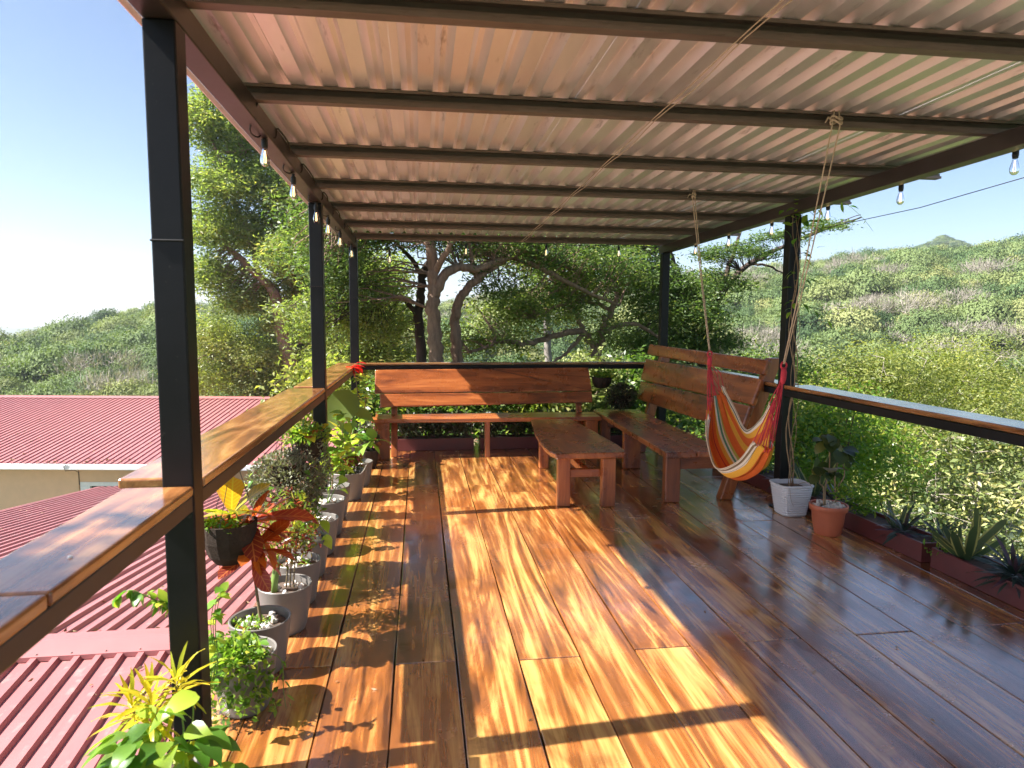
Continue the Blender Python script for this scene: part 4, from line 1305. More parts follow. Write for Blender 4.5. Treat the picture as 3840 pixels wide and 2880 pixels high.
for i, (az, r, rad, hz, lf, lab) in enumerate([
    (29.5, 30, 3.2, 1.9, 'mesq_sun', 'yellow feathery treetop nearest the vine post on the valley slope'),
    (35.5, 34, 3.6, 2.0, 'mesq_sun', 'wide yellow feathery treetop above the middle of the shaded rail'),
    (42.5, 38, 3.8, 2.1, 'shrub_pale', 'pale yellow treetop above the far right of the shaded rail'),
    (26.0, 42, 3.2, 2.0, 'mesq_sun', 'olive feathery treetop beside the vine post in the valley')]):
    x = EYE[0] + math.sin(math.radians(az)) * r; y = math.cos(math.radians(az)) * r
    zc = 1.654 - .082 * r - hz * .55
    tree('valley_tree', lab, (x, y, float(terrain(x, y))),
         [([(x, y, float(terrain(x, y))), (x + .3, y, zc - 2), (x, y + .2, zc - .3)], .22, .08), ([(x + .2, y, zc - 2.2), (x - 1.4, y + .4, zc - .4)], .12, .05), ([(x + .2, y, zc - 2.2), (x + 1.5, y - .3, zc - .2)], .12, .05)],
         [((x, y, zc), (rad, rad, hz)), ((x - rad * .6, y + .5, zc - .5), (rad * .6, rad * .6, hz * .7)), ((x + rad * .7, y - .4, zc - .4), (rad * .6, rad * .6, hz * .8))],
         330, 150, .115, .042, lf, 'bark', 70 + i, .36, flat=.45, twigs=120, twig_r=.018, clump_tint=.16, soft=True)
# dead leaning white snag on the right slope
# undergrowth on the shelf behind the terrace
rngu = np.random.default_rng(41)
n = 9000
xs = rngu.uniform(-2.5, 6.5, n); ys = rngu.uniform(8.85, 16, n)
zz = terrain(xs, ys) + rngu.random(n) * .22
Pn = np.stack([xs, ys, zz], -1)
v, q = leaf_quads(Pn, unit(rngu.normal(size=(n, 3)) * np.array([1, 1, .4]) + np.array([0, 0, .45])), .11, .05, rngu)
tag(link_mesh('ground_cover', np_mesh('ground_cover', v, q, M['hedge'], np.repeat(rngu.random(n), 4))), 'low green ground cover under the trees behind the terrace', 'ground cover', kind='stuff')
pts = [(rl.uniform(-1.5, 5), rl.uniform(8.8, 11), 0) for i in range(1500)]
pts = [(a, b, float(terrain(a, b)) + .03 + rl.random() * .1) for a, b, c in pts]
litter('leaf_litter', pts, .09, 'brown fallen leaves on the ground behind the back bench')

# ------------------------------------------------------------------ hanging hammock chair
def hammock():
    h = thing('hammock_chair', 'striped orange and yellow hammock chair with red cords hanging from two purlins', 'hammock', (2.95, 4.4, .6))
    m, nt, b, out = mat_new('striped_hammock_cloth')
    Ln = nt.links.new
    uv = N(nt, 'ShaderNodeAttribute', attribute_name='across')
    C_ = {'w': (.80, .72, .61), 'o': (.74, .16, .04), 'y': (.82, .43, .06), 'r': (.45, .04, .045), 'g': (.075, .10, .055), 'l': (.50, .44, .09), 'b': (.24, .16, .09), 't': (.10, .28, .20)}
    st = [(0, 'w'), (.03, 'b'), (.045, 'w'), (.065, 'g'), (.08, 'w'), (.11, 'y'), (.20, 'o'), (.39, 'r'), (.41, 'o'), (.46, 'y'), (.52, 'w'), (.54, 't'), (.57, 'w'), (.59, 'l'),
          (.64, 'o'), (.74, 'y'), (.82, 'o'), (.90, 'y'), (.94, 'w'), (.96, 'g'), (.975, 'w')]
    st2 = [(p, C_[c]) for p, c in st]
    r = ramp(nt, st2, 'CONSTANT')
    Ln(uv.outputs['Fac'], r.inputs[0])
    nz = N(nt, 'ShaderNodeTexNoise', Scale=140.0, Detail=3.0)
    tc = N(nt, 'ShaderNodeTexCoord'); Ln(tc.outputs['Object'], nz.inputs['Vector'])
    mr = N(nt, 'ShaderNodeMapRange'); mr.inputs['To Min'].default_value = .78; mr.inputs['To Max'].default_value = 1.12
    Ln(nz.outputs['Fac'], mr.inputs['Value'])
    ml = N(nt, 'ShaderNodeMixRGB', blend_type='MULTIPLY'); ml.inputs[0].default_value = 1
    Ln(r.outputs[0], ml.inputs[1]); Ln(mr.outputs[0], ml.inputs[2])
    Ln(ml.outputs[0], b.inputs['Base Color'])
    b.inputs['Roughness'].default_value = .9; b.inputs['Specular IOR Level'].default_value = .1
    bp = N(nt, 'ShaderNodeBump'); bp.inputs['Strength'].default_value = .4; bp.inputs['Distance'].default_value = .002
    Ln(nz.outputs['Fac'], bp.inputs['Height']); Ln(bp.outputs[0], b.inputs['Normal'])
    tr = N(nt, 'ShaderNodeBsdfTranslucent'); Ln(ml.outputs[0], tr.inputs[0])
    mx = N(nt, 'ShaderNodeMixShader'); mx.inputs[0].default_value = .22
    Ln(b.outputs[0], mx.inputs[1]); Ln(tr.outputs[0], mx.inputs[2]); Ln(mx.outputs[0], out.inputs[0])
    # control rows: near (lower, -x) edge, then across to the far (+x) edge
    rows = [
        [(2.895, 4.80, .905), (2.835, 4.66, .775), (2.80, 4.42, .625), (2.83, 4.16, .715), (2.838, 3.95, .895)],
        [(2.925, 4.84, .975), (2.87, 4.71, .740), (2.85, 4.40, .575), (2.87, 4.12, .672), (2.868, 3.92, .868)],
        [(2.955, 4.87, 1.03), (2.935, 4.75, .735), (2.93, 4.38, .558), (2.93, 4.08, .670), (2.905, 3.91, .855)],
        [(3.00, 4.89, 1.07), (3.025, 4.77, .790), (3.03, 4.45, .610), (3.00, 4.10, .735), (2.935, 3.93, .905)],
        [(3.035, 4.90, 1.10), (3.085, 4.79, .885), (3.085, 4.52, .735), (3.02, 4.14, .865), (2.955, 3.98, 1.01)],
        [(3.058, 4.91, 1.135), (3.098, 4.80, .990), (3.072, 4.55, .872), (2.995, 4.19, 1.005), (2.965, 4.02, 1.12)]]
    dense = [smooth_path(r_, 9) for r_ in rows]
    nu = len(dense[0])
    cols = []
    for j in range(nu):
        cols.append(smooth_path([d[j] for d in dense], 9))
    nv = len(cols[0])
    rr = random.Random(3)
    ph = [rr.uniform(0, 6) for _ in range(4)]
    verts, ac = [], []
    for j in range(nu):
        u = j / (nu - 1)
        for k in range(nv):
            v = k / (nv - 1)
            p = cols[j][k].copy()
            e = abs(2 * u - 1)
            a = .010 * e ** 1.2 + .004
            wv = math.sin(v * 46 + ph[0] + 1.2 * math.sin(u * 5)) + .6 * math.sin(v * 81 + ph[1] + u * 4)
            p += Vector((-.75, .25, .6)).normalized() * a * wv
            p.y += .012 * math.sin(v * 40 + ph[2]) * e
            p.z += .014 * e * math.sin(v * 30 + ph[3]) if e > .9 else 0
            verts.append(p); ac.append(v)
    fs = [(j * nv + k, j * nv + k + 1, (j + 1) * nv + k + 1, (j + 1) * nv + k) for j in range(nu - 1) for k in range(nv - 1)]
    mb = MB(); mb.v = [tuple(p) for p in verts]; mb.f = fs
    o = build('cloth', mb, m, h, smooth=True)
    at = o.data.attributes.new('across', 'FLOAT', 'POINT'); at.data.foreach_set('value', np.array(ac, np.float32))
    sol = o.modifiers.new('thickness', 'SOLIDIFY'); sol.thickness = .003
    # edge piping
    mb = MB(); mb.tube([verts[j * nv] for j in range(nu)], .006, 6); build('hem', mb, M['rope'], h, smooth=True)
    mb = MB(); mb.tube([verts[j * nv + nv - 1] for j in range(nu)], .006, 6); build('hem', mb, M['rope'], h, smooth=True)
    K0, K1 = Vector((2.952, 4.93, 1.36)), Vector((2.955, 3.865, 1.345))
    for (K, j, nn) in ((K0, 0, 13), (K1, nu - 1, 17)):
        mb = MB()
        for i in range(nn):
            p = Vector(verts[j * nv + int(i * (nv - 1) / (nn - 1))])
            q = K + Vector((rr.gauss(0, .006), rr.gauss(0, .006), -.035))
            mid = p.lerp(q, .55) + Vector((rr.gauss(0, .012), rr.gauss(0, .012), rr.gauss(0, .006)))
            mb.tube([p + Vector((0, 0, -.012)), p, mid, q, K], [.0032] * 5, 5)
        build('cords', mb, M['redcord'], h, smooth=True)
        mb = MB()
        mb.tube([K + Vector((0, 0, -.075)), K + Vector((0, 0, -.05)), K + Vector((.002, 0, -.01)), K + Vector((0, 0, .022))], [.010, .017, .018, .013], 9)
        lp = [K + Vector((.018 * math.cos(a), 0, .035 + .022 * math.sin(a))) for a in np.linspace(0, 2 * PI, 13)]
        mb.tube(lp, .006, 6)
        build('whipped_loop', mb, M['redcord'], h, smooth=True)
    A0, A1 = Vector((3.0, 5.462, zb(5.47) + BH + .037)), Vector((2.922, 3.41, zb(3.41) + BH + .037))
    for (K, A, dx) in ((K0, A0, .010), (K1, A1, .022)):
        mb = MB()
        for s in (-1, 1):
            top = A + Vector((dx * s, -.012, -.04))
            mb.tube([K + Vector((s * .004, 0, .045)), K.lerp(top, .5) + Vector((0, 0, -.012)), top, A + Vector((dx * s * .6, -.012, .038)), A + Vector((dx * s * .3, .02, .041))], .0040, 6)
        for zz in (-.02, .0):
            c = A + Vector((0, -.012, zz))
            mb.tube([c + Vector((dx * 1.5 * math.cos(a), .010 * math.sin(a), .01 * math.sin(2 * a))) for a in np.linspace(0, 2 * PI, 11)], .0055, 6)
        mb.tube([A + Vector((-dx, -.014, -.01)), A + Vector((-dx - .03, -.02, .0)), A + Vector((-dx - .05, -.03, -.03))], [.0045, .0045, .003], 5)
        build('rope', mb, M['rope'], h, smooth=True)
hammock()

# twine strung under the purlins along the terrace
mb = MB()
for s in (0, 1):
    pts = []
    for i, y in enumerate(PUR_Y[5:]):
        zz = zb(y) + BH - .004
        pts.append((1.905 + .014 * i + s * .018, y - .01, zz))
        if i < len(PUR_Y) - 6:
            yn = PUR_Y[i + 6]
            pts.append((1.905 + .014 * (i + .5) + s * (.028), (y + yn) / 2, zz - .012 - .006 * s))
    mb.tube(smooth_path(pts, 3), .0024, 5)
tw = build('twine', mb, M['rope'], None, smooth=True)
tag(tw, 'pair of beige twines strung under the roof purlins along the terrace', 'twine')

# ------------------------------------------------------------------ string lights
def bulb_parts(parent, p, first=None):
    x, y, z = p     # p = middle of the glass
    s = MB()
    s.lathe([(.0, .112), (.009, .110), (.010, .094), (.0165, .090), (.017, .060), (.015, .054), (.015, .046), (.0, .045)], (x, y, z), 14)
    o = build('bulb', s, M['cable'], parent, smooth=False)
    g = MB()
    g.lathe([(.010, .047), (.012, .038), (.018, .017), (.0235, -.004), (.0245, -.018), (.021, -.034), (.011, -.044), (.0005, -.046)], (x, y, z), 18)
    build('glass', g, M['glass'], o, smooth=True)
    f = MB()
    for k in range(4):
        a = k * PI / 2
        f.tube([(x + .003 * math.cos(a), y + .003 * math.sin(a), z + .035), (x + .009 * math.cos(a), y + .009 * math.sin(a), z - .018), (x + .005 * math.cos(a), y + .005 * math.sin(a), z - .03)], .0011, 4)
    build('filament', f, M['glow'], o)
    return o
def light_string(label, bulbs, cable_pts, rad=.0045):
    t = thing('string_light', label, 'string lights', bulbs[0])
    mb = MB(); mb.tube(cable_pts, rad, 6)
    build('cable', mb, M['cable'], t, smooth=True)
    for b_ in bulbs:
        bulb_parts(t, b_)
# left: wound round the beam
LB = [(-.03, 3.72, 2.475), (-.03, 4.52, 2.447), (-.03, 5.46, 2.425), (-.03, 6.16, 2.42), (-.03, 7.04, 2.41), (-.03, 8.19, 2.40)]
cp = []
for i, b_ in enumerate(LB):
    x_, y_, z_ = b_
    cp += [Vector((.006, y_ - .30, zb(y_) + BH * .9)), Vector((-.05, y_ - .22, zb(y_) - .012)), Vector((-.045, y_ - .10, zb(y_) - .02)), Vector((x_, y_, z_ + .118)), Vector((.004, y_ + .10, zb(y_) + .03)), Vector((.006, y_ + .16, zb(y_) + BH * .95))]
light_string('string of clear bulbs wound around the long beam above the sunny railing', LB, smooth_path(cp, 4))
# back: sagging below the rear roof edge
BB = [(.385, 8.70, 2.383), (1.339, 8.70, 2.50), (2.371, 8.70, 2.505), (3.334, 8.70, 2.51)]
cp = [Vector((-.05, 8.66, 2.53)), Vector((.38, 8.70, 2.50)), Vector((.85, 8.70, 2.575)), Vector((1.339, 8.70, 2.617)), Vector((1.85, 8.70, 2.60)), Vector((2.371, 8.70, 2.622)), Vector((2.9, 8.70, 2.60)), Vector((3.334, 8.70, 2.628)), Vector((3.85, 8.68, 2.59))]
light_string('string of clear bulbs hung along the rear roof edge above the back bench', BB, smooth_path(cp, 4))
# right: hanging in loops outside the beam
RB = [(4.05, 2.55, 2.52), (4.05, 3.465, 2.515), (4.05, 4.373, 2.50), (4.05, 5.22, 2.505), (4.05, 6.109, 2.495), (4.05, 7.01, 2.48), (4.05, 7.9, 2.48)]
cp = []
for i, b_ in enumerate(RB):
    x_, y_, z_ = b_
    cp += [Vector((4.04, y_ - .42, z_ + .165)), Vector((x_, y_, z_ + .118)), Vector((4.02, y_ + .22, z_ + .165))]
light_string('string of lit clear bulbs looping outside the beam on the valley side', RB, smooth_path(cp, 4))
mb = MB(); mb.tube([(4.40, 2.2, 2.66), (4.42, 3.4, 2.55), (4.38, 4.6, 2.48), (4.30, 6.0, 2.47), (4.2, 8.5, 2.50)], .003, 5)
tag(build('wire', mb, M['cable'], None, smooth=True), 'thin straight wire stretched outside the valley side string lights', 'wire')

# ------------------------------------------------------------------ leaves and plants
def leaf_mesh(name, outline, mat, bend=.25, fold=.18, droop=0.0, wave=0.0, heart=0.0):
    """unit-length leaf along +X, face up +Z; outline = [(t, halfwidth)]"""
    vs, fs = [], []
    n = len(outline)
    for i, (t, w) in enumerate(outline):
        a = bend * t
        x = math.sin(a) / bend if abs(bend) > 1e-4 else t
        z = -(1 - math.cos(a)) / bend if abs(bend) > 1e-4 else 0
        hx = -heart * w if t < .2 else 0
        wz = wave * math.sin(i * 2.1)
        vs += [(x + hx, w, z + fold * w + wz), (x, 0, z), (x + hx, -w, z + fold * w - wz)]
    for i in range(n - 1):
        a = 3 * i
        fs += [(a, a + 1, a + 4, a + 3), (a + 1, a + 2, a + 5, a + 4)]
    me = bpy.data.meshes.new(name)
    me.from_pydata(vs, [], fs); me.update()
    for p in me.polygons: p.use_smooth = True
    me.materials.append(mat)
    return me
OV = [(0, .02), (.1, .15), (.28, .27), (.5, .27), (.72, .19), (.9, .07), (1, .004)]
LAN = [(0, .012), (.12, .07), (.35, .13), (.6, .125), (.82, .065), (1, .004)]
NAR = [(0, .012), (.2, .045), (.55, .055), (.85, .03), (1, .004)]
HRT = [(-.12, .12), (.0, .27), (.15, .36), (.4, .35), (.65, .22), (.85, .09), (1, .004)]
SWD = [(0, .03), (.25, .05), (.55, .062), (.8, .05), (.93, .025), (1, .003)]
STR = [(0, .045), (.3, .06), (.65, .05), (.88, .024), (1, .003)]
RND = [(-.05, .16), (.08, .34), (.3, .46), (.55, .46), (.8, .30), (.95, .12), (1, .01)]
OBO = [(0, .015), (.2, .09), (.45, .18), (.7, .24), (.88, .18), (1, .03)]
LM = {}
for nm, ol, mt, bends in [('croton_y', OBO, 'l_croton_y', (.5, .9, .2)), ('croton_r', OBO, 'l_croton_r', (.6, 1.0, .3)), ('croton_n', NAR, 'l_croton_n', (.6, 1.0)),
                          ('heart', HRT, 'l_green', (.5, .9)), ('heart_l', HRT, 'l_lime', (.5, .9)), ('oval', OV, 'l_green', (.5, .9)), ('oval_l', OV, 'l_lime', (.4, .8)), ('lance', LAN, 'l_green', (.5, 1.0)),
                          ('sword', SWD, 'l_sword', (.15, .35)), ('strap', STR, 'l_rhoeo', (.4, .75)), ('round', RND, 'l_dark', (.4, .8)), ('big', HRT, 'l_big', (.5,)), ('red', LAN, 'l_red', (.5, 1.0)), ('oval_d', OV, 'l_dark', (.6, 1.0))]:
    LM[nm] = [leaf_mesh('leaf', ol, M[mt], bend=b, wave=.012) for b in bends]
RL = random.Random(17)
def leaf(parent, kind, pos, d, size, up=None, name='leaf', wid=1.0):
    me = RL.choice(LM[kind])
    d = Vector(d).normalized()
    u = Vector(up) if up is not None else Vector((RL.gauss(0, .25), RL.gauss(0, .25), 1))
    z = (u - d * u.dot(d))
    if z.length < 1e-4: z = d.orthogonal()
    z.normalize(); y = z.cross(d)
    o = bpy.data.objects.new(name, me)
    COL.objects.link(o); o.parent = parent
    o.location = Vector(pos) - wloc(parent)
    o.rotation_euler = Matrix((d, y, z)).transposed().to_euler()
    o.scale = (size, size * wid, size)
    return o
def stems(parent, paths, r, mat='stem', name='stem'):
    for p in paths:
        sp = smooth_path(p, 4)
        mb = MB(); mb.tube(sp, [r * (1 - .6 * i / len(sp)) for i in range(len(sp))], 6)
        build(name, mb, M[mat], parent, smooth=True)
def whorl(parent, kind, c, n, size, el=(.1, .9), name='leaf', axis=(0, 0, 1), jit=.25, wid=1.0, r0=.0):
    a0 = RL.uniform(0, 6.28)
    for i in range(n):
        a = a0 + i * 2.39996 + RL.gauss(0, .15)
        e = el[0] + (el[1] - el[0]) * (i / max(1, n - 1)) + RL.gauss(0, .10)
        d = Vector((math.cos(a) * math.cos(e), math.sin(a) * math.cos(e), math.sin(e)))
        leaf(parent, kind, Vector(c) + d * r0 + Vector((0, 0, -.02 * size * (n - i))), d, size * RL.uniform(.75, 1.15), name=name, wid=wid)
def foliage(parent, mat, C, n, L, Wd, seed, outward=None, up=.3, name='foliage'):
    """many tiny leaves as one part; C = sampler(rng, n) -> points"""
    rng = np.random.default_rng(seed)
    P = C(rng, n)
    base = unit(rng.normal(size=(n, 3)) + np.array([0, 0, up]))
    if outward is not None:
        base = unit(base * .8 + unit(P - np.array(outward)))
    v, q = leaf_quads(P, base, L * rng.uniform(.6, 1.4, n), Wd * rng.uniform(.7, 1.3, n), rng)
    o = link_mesh(name, np_mesh(name, v, q, M[mat], np.repeat(np.clip(rng.normal(.5, .25, n), 0, 1), 4)), parent, -wloc(parent))
    o['kind'] = 'stuff'
    return o
def ball(c, r, shell=.35):
    def f(rng, n):
        d = unit(rng.normal(size=(n, 3)))
        return np.array(c) + d * np.array(r) * (rng.random((n, 1)) ** shell)
    return f
def pot(parent, c, R, H, mat='greypot', rb=.70, soil=True, pebbles=12, lip=True, sq=None, ribs=0):
    x, y, z = c
    t = .010
    pr = [(0, .0), (R * rb - .006, 0), (R * rb, .006)]
    for k in range(1, 9):
        f = k / 8
        r = R * (rb + (1 - rb) * (f ** .75))
        if ribs:
            pass
        pr.append((r, H * f))
    if ribs:
        pr = [(0, 0), (R * rb - .006, 0), (R * rb, .006)]
        for k in range(ribs * 4 + 1):
            f = .04 + .90 * k / (ribs * 4)
            pr.append((R * (rb + (1 - rb) * f) + .0028 * math.sin(k * PI / 2), H * f))
        pr += [(R + .004, H * .955), (R + .004, H)]
    pr += [(R - .003, H + .003), (R - t, H), (R * .94 - t, H * .72), (0, H * .72)]
    o = build('pot', MB().lathe(pr, c, 36, sq), M[mat], parent, smooth=not ribs)
    if not ribs:
        e = o.modifiers.new('edge', 'EDGE_SPLIT'); e.split_angle = math.radians(50)
    if soil:
        build('soil', MB().disc(R * .93 - t, (x, y, z + H * .86), 20, .012, sq), M['soil'], parent)
    if pebbles:
        mb = MB()
        for k in range(pebbles):
            a = RL.uniform(0, 6.28); r = R * .8 * math.sqrt(RL.random()); s = RL.uniform(.010, .026)
            bm = bmesh.new(); bmesh.ops.create_icosphere(bm, subdivisions=1, radius=s)
            mtx = Euler((RL.random() * 6, RL.random() * 6, RL.random() * 6)).to_matrix()
            vs = [mtx @ Vector((v.co.x * RL.uniform(.8, 1.3), v.co.y * RL.uniform(.8, 1.2), v.co.z * .7)) + Vector((x + r * math.cos(a), y + r * math.sin(a), z + H * .87 + s * .3)) for v in bm.verts]
            bm.verts.index_update()
            mb.add(vs, [tuple(v.index for v in f.verts) for f in bm.faces]); bm.free()
        build('pebbles', mb, M['pebble'], parent)['kind'] = 'stuff'
    return o

# --- the row of grey pots along the sunny railing, nearest first
def potted(label, c, R=.14, H=.25, **kw):
    p = thing('potted_plant', label, 'potted plant', c, 'grey pots in a row along the sunny railing')
    pot(p, c, R, H, **kw)
    return p
ROW = [(.005, 2.87), (.0, 3.19), (.035, 3.60), (.035, 3.96), (.03, 4.37), (.035, 4.79), (.03, 5.22), (.02, 5.66), (.08, 6.25), (.13, 6.75), (.17, 7.3)]
# 0: trailing small leaves spilling over the pot
p = potted('nearest grey pot by the corner post with small leaves spilling over it', (*ROW[0], 0), R=.135)
x, y = ROW[0]
foliage(p, 'f_green', ball((x - .05, y - .06, .27), (.15, .15, .07)), 900, .030, .016, 201)
def trail(rng, n):
    k = rng.integers(0, 9, n); a = np.linspace(2.6, 5.6, 9)[k]
    t = rng.random(n)
    r = .12 + .05 * np.sin(t * 1.5)
    return np.stack([x + r * np.cos(a), y + r * np.sin(a), .26 - t * .22], -1) + rng.normal(size=(n, 3)) * .014
foliage(p, 'f_green', trail, 520, .030, .017, 202)
for i in range(26):
    a = RL.uniform(2.4, 5.8)
    leaf(p, 'oval', (x + .12 * math.cos(a), y + .12 * math.sin(a), RL.uniform(.1, .33)), (math.cos(a), math.sin(a), RL.uniform(-.6, .5)), RL.uniform(.035, .06))
stems(p, [[(x + .10, y - .05, .26), (x + .16, y - .04, .22), (x + .17, y - .06, .10), (x + .18, y - .07, .02)]], .003, 'greenstem')
for i in range(7):
    leaf(p, 'lance', (x + .165 + .003 * i, y - .05, .22 - .03 * i), (RL.uniform(-.3, 1), RL.uniform(-.8, .8), -.5), .045)
# 1: tall red croton on a bare stem
p = potted('grey pot with a tall red leaved croton on a thin bare stem', (*ROW[1], 0))
x, y = ROW[1]
top = (x - .07, y + .12, .70)
stems(p, [[(x + .005, y, .2), (x - .02, y + .02, .40), (x - .045, y + .06, .55), top]], .008)
for (dx, dy, dz, s, kd) in [(1, .1, .25, .26, 'croton_r'), (.8, -.3, -.3, .20, 'croton_r'), (-.9, -.2, -.15, .22, 'croton_r'), (-.6, -.4, -.05, .20, 'croton_r'), (.3, -.9, -.35, .22, 'croton_r'), (.5, .6, .45, .22, 'croton_r'),
                            (-.2, -.7, .2, .18, 'croton_r'), (.9, .5, .0, .19, 'croton_r'), (.2, -.2, -.9, .16, 'croton_r'), (-.3, .6, .6, .18, 'croton_y'), (.7, -.5, .5, .16, 'croton_r'), (-.9, .3, .3, .18, 'croton_r'), (.4, -.6, -.8, .15, 'croton_r')]:
    leaf(p, kd, Vector(top) + Vector((0, 0, RL.uniform(-.09, .04))), (dx, dy, dz), s * 1.22, wid=.78)
    leaf(p, kd, Vector(top) + Vector((.01, 0, RL.uniform(-.14, -.02))), (dx + RL.gauss(0, .5), dy + RL.gauss(0, .5), dz - .15), s * .95, wid=.78)
whorl(p, 'croton_r', (x - .04, y + .06, .56), 9, .20, el=(-.5, .5), wid=.78)
foliage(p, 'f_green', ball((x - .04, y - .02, .235), (.09, .09, .012)), 160, .022, .012, 203)
leaf(p, 'croton_r', (x - .09, y - .06, .24), (1, -.2, .05), .07)
# 2: small red-and-green branching plant with a cactus stump
p = potted('grey pot with a stubby green cactus stem and fine red twiggy plant', (*ROW[2], 0), R=.14, pebbles=22)
x, y = ROW[2]
mb = MB(); mb.tube([(x - .05, y - .03, .2), (x - .048, y - .03, .27), (x - .035, y - .02, .36), (x - .03, y - .02, .375)], [.016, .019, .018, .008], 8)
build('stem', mb, M['greenstem'], p, smooth=True)
pts = [[(x + .02 * k, y + .01, .2), (x + .02 * k + .01, y + .02, .36), (x + .05 * (k - 1) + .03, y + .03, .50 + .03 * k)] for k in range(3)]
stems(p, pts, .005)
foliage(p, 'f_mix', ball((x + .01, y + .01, .50), (.18, .17, .15), .5), 720, .042, .013, 204)
# 3
p = potted('grey pot with one lime rosette and a thin bare stem between pebbles', (*ROW[3], 0), R=.135, pebbles=26)
x, y = ROW[3]
stems(p, [[(x, y, .2), (x - .02, y, .4), (x - .06, y + .02, .6)]], .005)
whorl(p, 'oval_l', (x + .05, y - .02, .235), 8, .05)
foliage(p, 'f_mix', ball((x - .05, y + .02, .50), (.17, .16, .16), .6), 620, .045, .016, 205)
# 4
p = potted('grey pot with pebbles and a few drooping heart shaped leaves', (*ROW[4], 0), R=.135, pebbles=26)
x, y = ROW[4]
stems(p, [[(x, y, .2), (x + .04, y - .02, .36), (x + .10, y - .03, .36)], [(x, y, .2), (x + .05, y, .33), (x + .12, y - .06, .27)]], .004, 'greenstem')
for (px, py, pz, dx, dy, dz) in [(.10, -.03, .36, .5, -.6, -.5), (.06, -.05, .36, -.4, -.7, -.3), (.12, -.06, .27, .4, -.4, -.8), (.02, -.02, .36, -.8, -.2, .2), (.05, .02, .35, .5, .5, .2)]:
    leaf(p, 'heart_l', (x + px, y + py, pz), (dx, dy, dz), RL.uniform(.08, .11))
foliage(p, 'f_green', ball((x - .05, y, .44), (.15, .15, .17), .6), 520, .045, .02, 206)
# 5
p = potted('grey pot with white pebbles and a slim leafy stem before the middle post', (*ROW[5], 0), R=.14, pebbles=30)
x, y = ROW[5]
stems(p, [[(x - .02, y, .2), (x - .03, y + .01, .45), (x - .05, y + .02, .66)]], .005)
for i in range(20):
    t = RL.random(); a = RL.uniform(0, 6.28)
    leaf(p, 'oval_l' if i % 3 else 'oval', (x - .03 - .02 * t, y + .01, .36 + .32 * t), (math.cos(a), math.sin(a), RL.uniform(-.3, .6)), RL.uniform(.05, .09))
# 6
p = potted('grey pot with trailing pothos vine beside the middle post', (*ROW[6], 0), R=.15, H=.27, pebbles=30)
x, y = ROW[6]
stems(p, [[(x, y, .2), (x + .04, y, .42), (x + .02, y + .02, .7)], [(x, y, .2), (x + .10, y - .03, .4), (x + .17, y - .05, .34)]], .005, 'greenstem')
for i in range(42):
    t = RL.random(); a = RL.uniform(0, 6.28)
    leaf(p, RL.choice(['heart', 'heart_l', 'heart_l']), (x + .05 * RL.gauss(0, 1) + .03, y + .05 * RL.gauss(0, 1), .34 + .40 * t), (math.cos(a), math.sin(a), RL.uniform(-.8, .4)), RL.uniform(.06, .11))
# 7
p = potted('grey pot with bare twisted stem and hanging green leaves past the middle post', (*ROW[7], 0), R=.15, H=.27, pebbles=24)
x, y = ROW[7]
stems(p, [[(x, y, .2), (x + .02, y, .45), (x + .10, y - .02, .62), (x + .07, y + .02, .8)]], .007, 'drystem')
for i in range(46):
    t = RL.random(); a = RL.uniform(0, 6.28)
    leaf(p, RL.choice(['heart', 'oval', 'oval_l']), (x + .06 + .08 * RL.gauss(0, 1), y + .06 * RL.gauss(0, 1), .40 + .48 * t), (math.cos(a), math.sin(a), RL.uniform(-.7, .4)), RL.uniform(.08, .13))
# 8: clipped reddish plant
p = potted('wide grey pot with small red brown leaves and lime shoots left of the back bench', (*ROW[8], 0), R=.17, H=.26, pebbles=0)
x, y = ROW[8]
foliage(p, 'f_mix', ball((x - .02, y, .33), (.17, .16, .10), .5), 520, .05, .022, 207)
stems(p, [[(x + .05, y - .1, .24), (x + .14, y - .12, .26), (x + .19, y - .12, .34)]], .010, 'palebark')
for i in range(38):
    a = RL.uniform(0, 6.28); t = RL.random()
    leaf(p, 'oval_l', (x + .10 * math.cos(a) * t, y + .1 * math.sin(a) * t, .36 + .3 * t), (math.cos(a), math.sin(a), RL.uniform(0, .9)), RL.uniform(.08, .14))
# 9: plumeria like cutting with big leaves
p = potted('grey pot with thick stem and rosette of large green leaves by the back bench leg', (*ROW[9], 0), R=.15, H=.24, pebbles=10)
x, y = ROW[9]
stems(p, [[(x, y, .2), (x + .05, y - .02, .36), (x + .13, y - .03, .45)]], .014, 'stem')
whorl(p, 'oval', (x + .13, y - .04, .46), 8, .20, el=(-.5, .7))
for i in range(16):
    a = RL.uniform(0, 6.28); t = RL.random()
    leaf(p, 'lance', (x - .05 + .06 * math.cos(a), y + .06 * math.sin(a), .28 + .4 * t), (math.cos(a), math.sin(a), RL.uniform(.2, 1.2)), RL.uniform(.10, .17))
# 10: elephant ear
p = potted('dark pot with one huge drooping elephant ear leaf near the back corner post', (.0, 7.0, 0), R=.16, H=.28, pebbles=0, mat='darkpot')
stems(p, [[(.0, 7.0, .2), (.02, 6.98, .55), (.04, 6.97, .86)], [(.0, 7.0, .2), (.07, 7.0, .5), (.10, 7.02, .7)]], .013, 'greenstem')
leaf(p, 'big', (.05, 6.95, .86), (-.45, -.35, -.55), .44, up=(.3, -.75, .7))
leaf(p, 'big', (.10, 7.02, .70), (.75, -.2, -.25), .22, up=(0, -.5, .8))
whorl(p, 'heart_l', (.0, 6.95, .45), 7, .16, el=(-.3, .8))
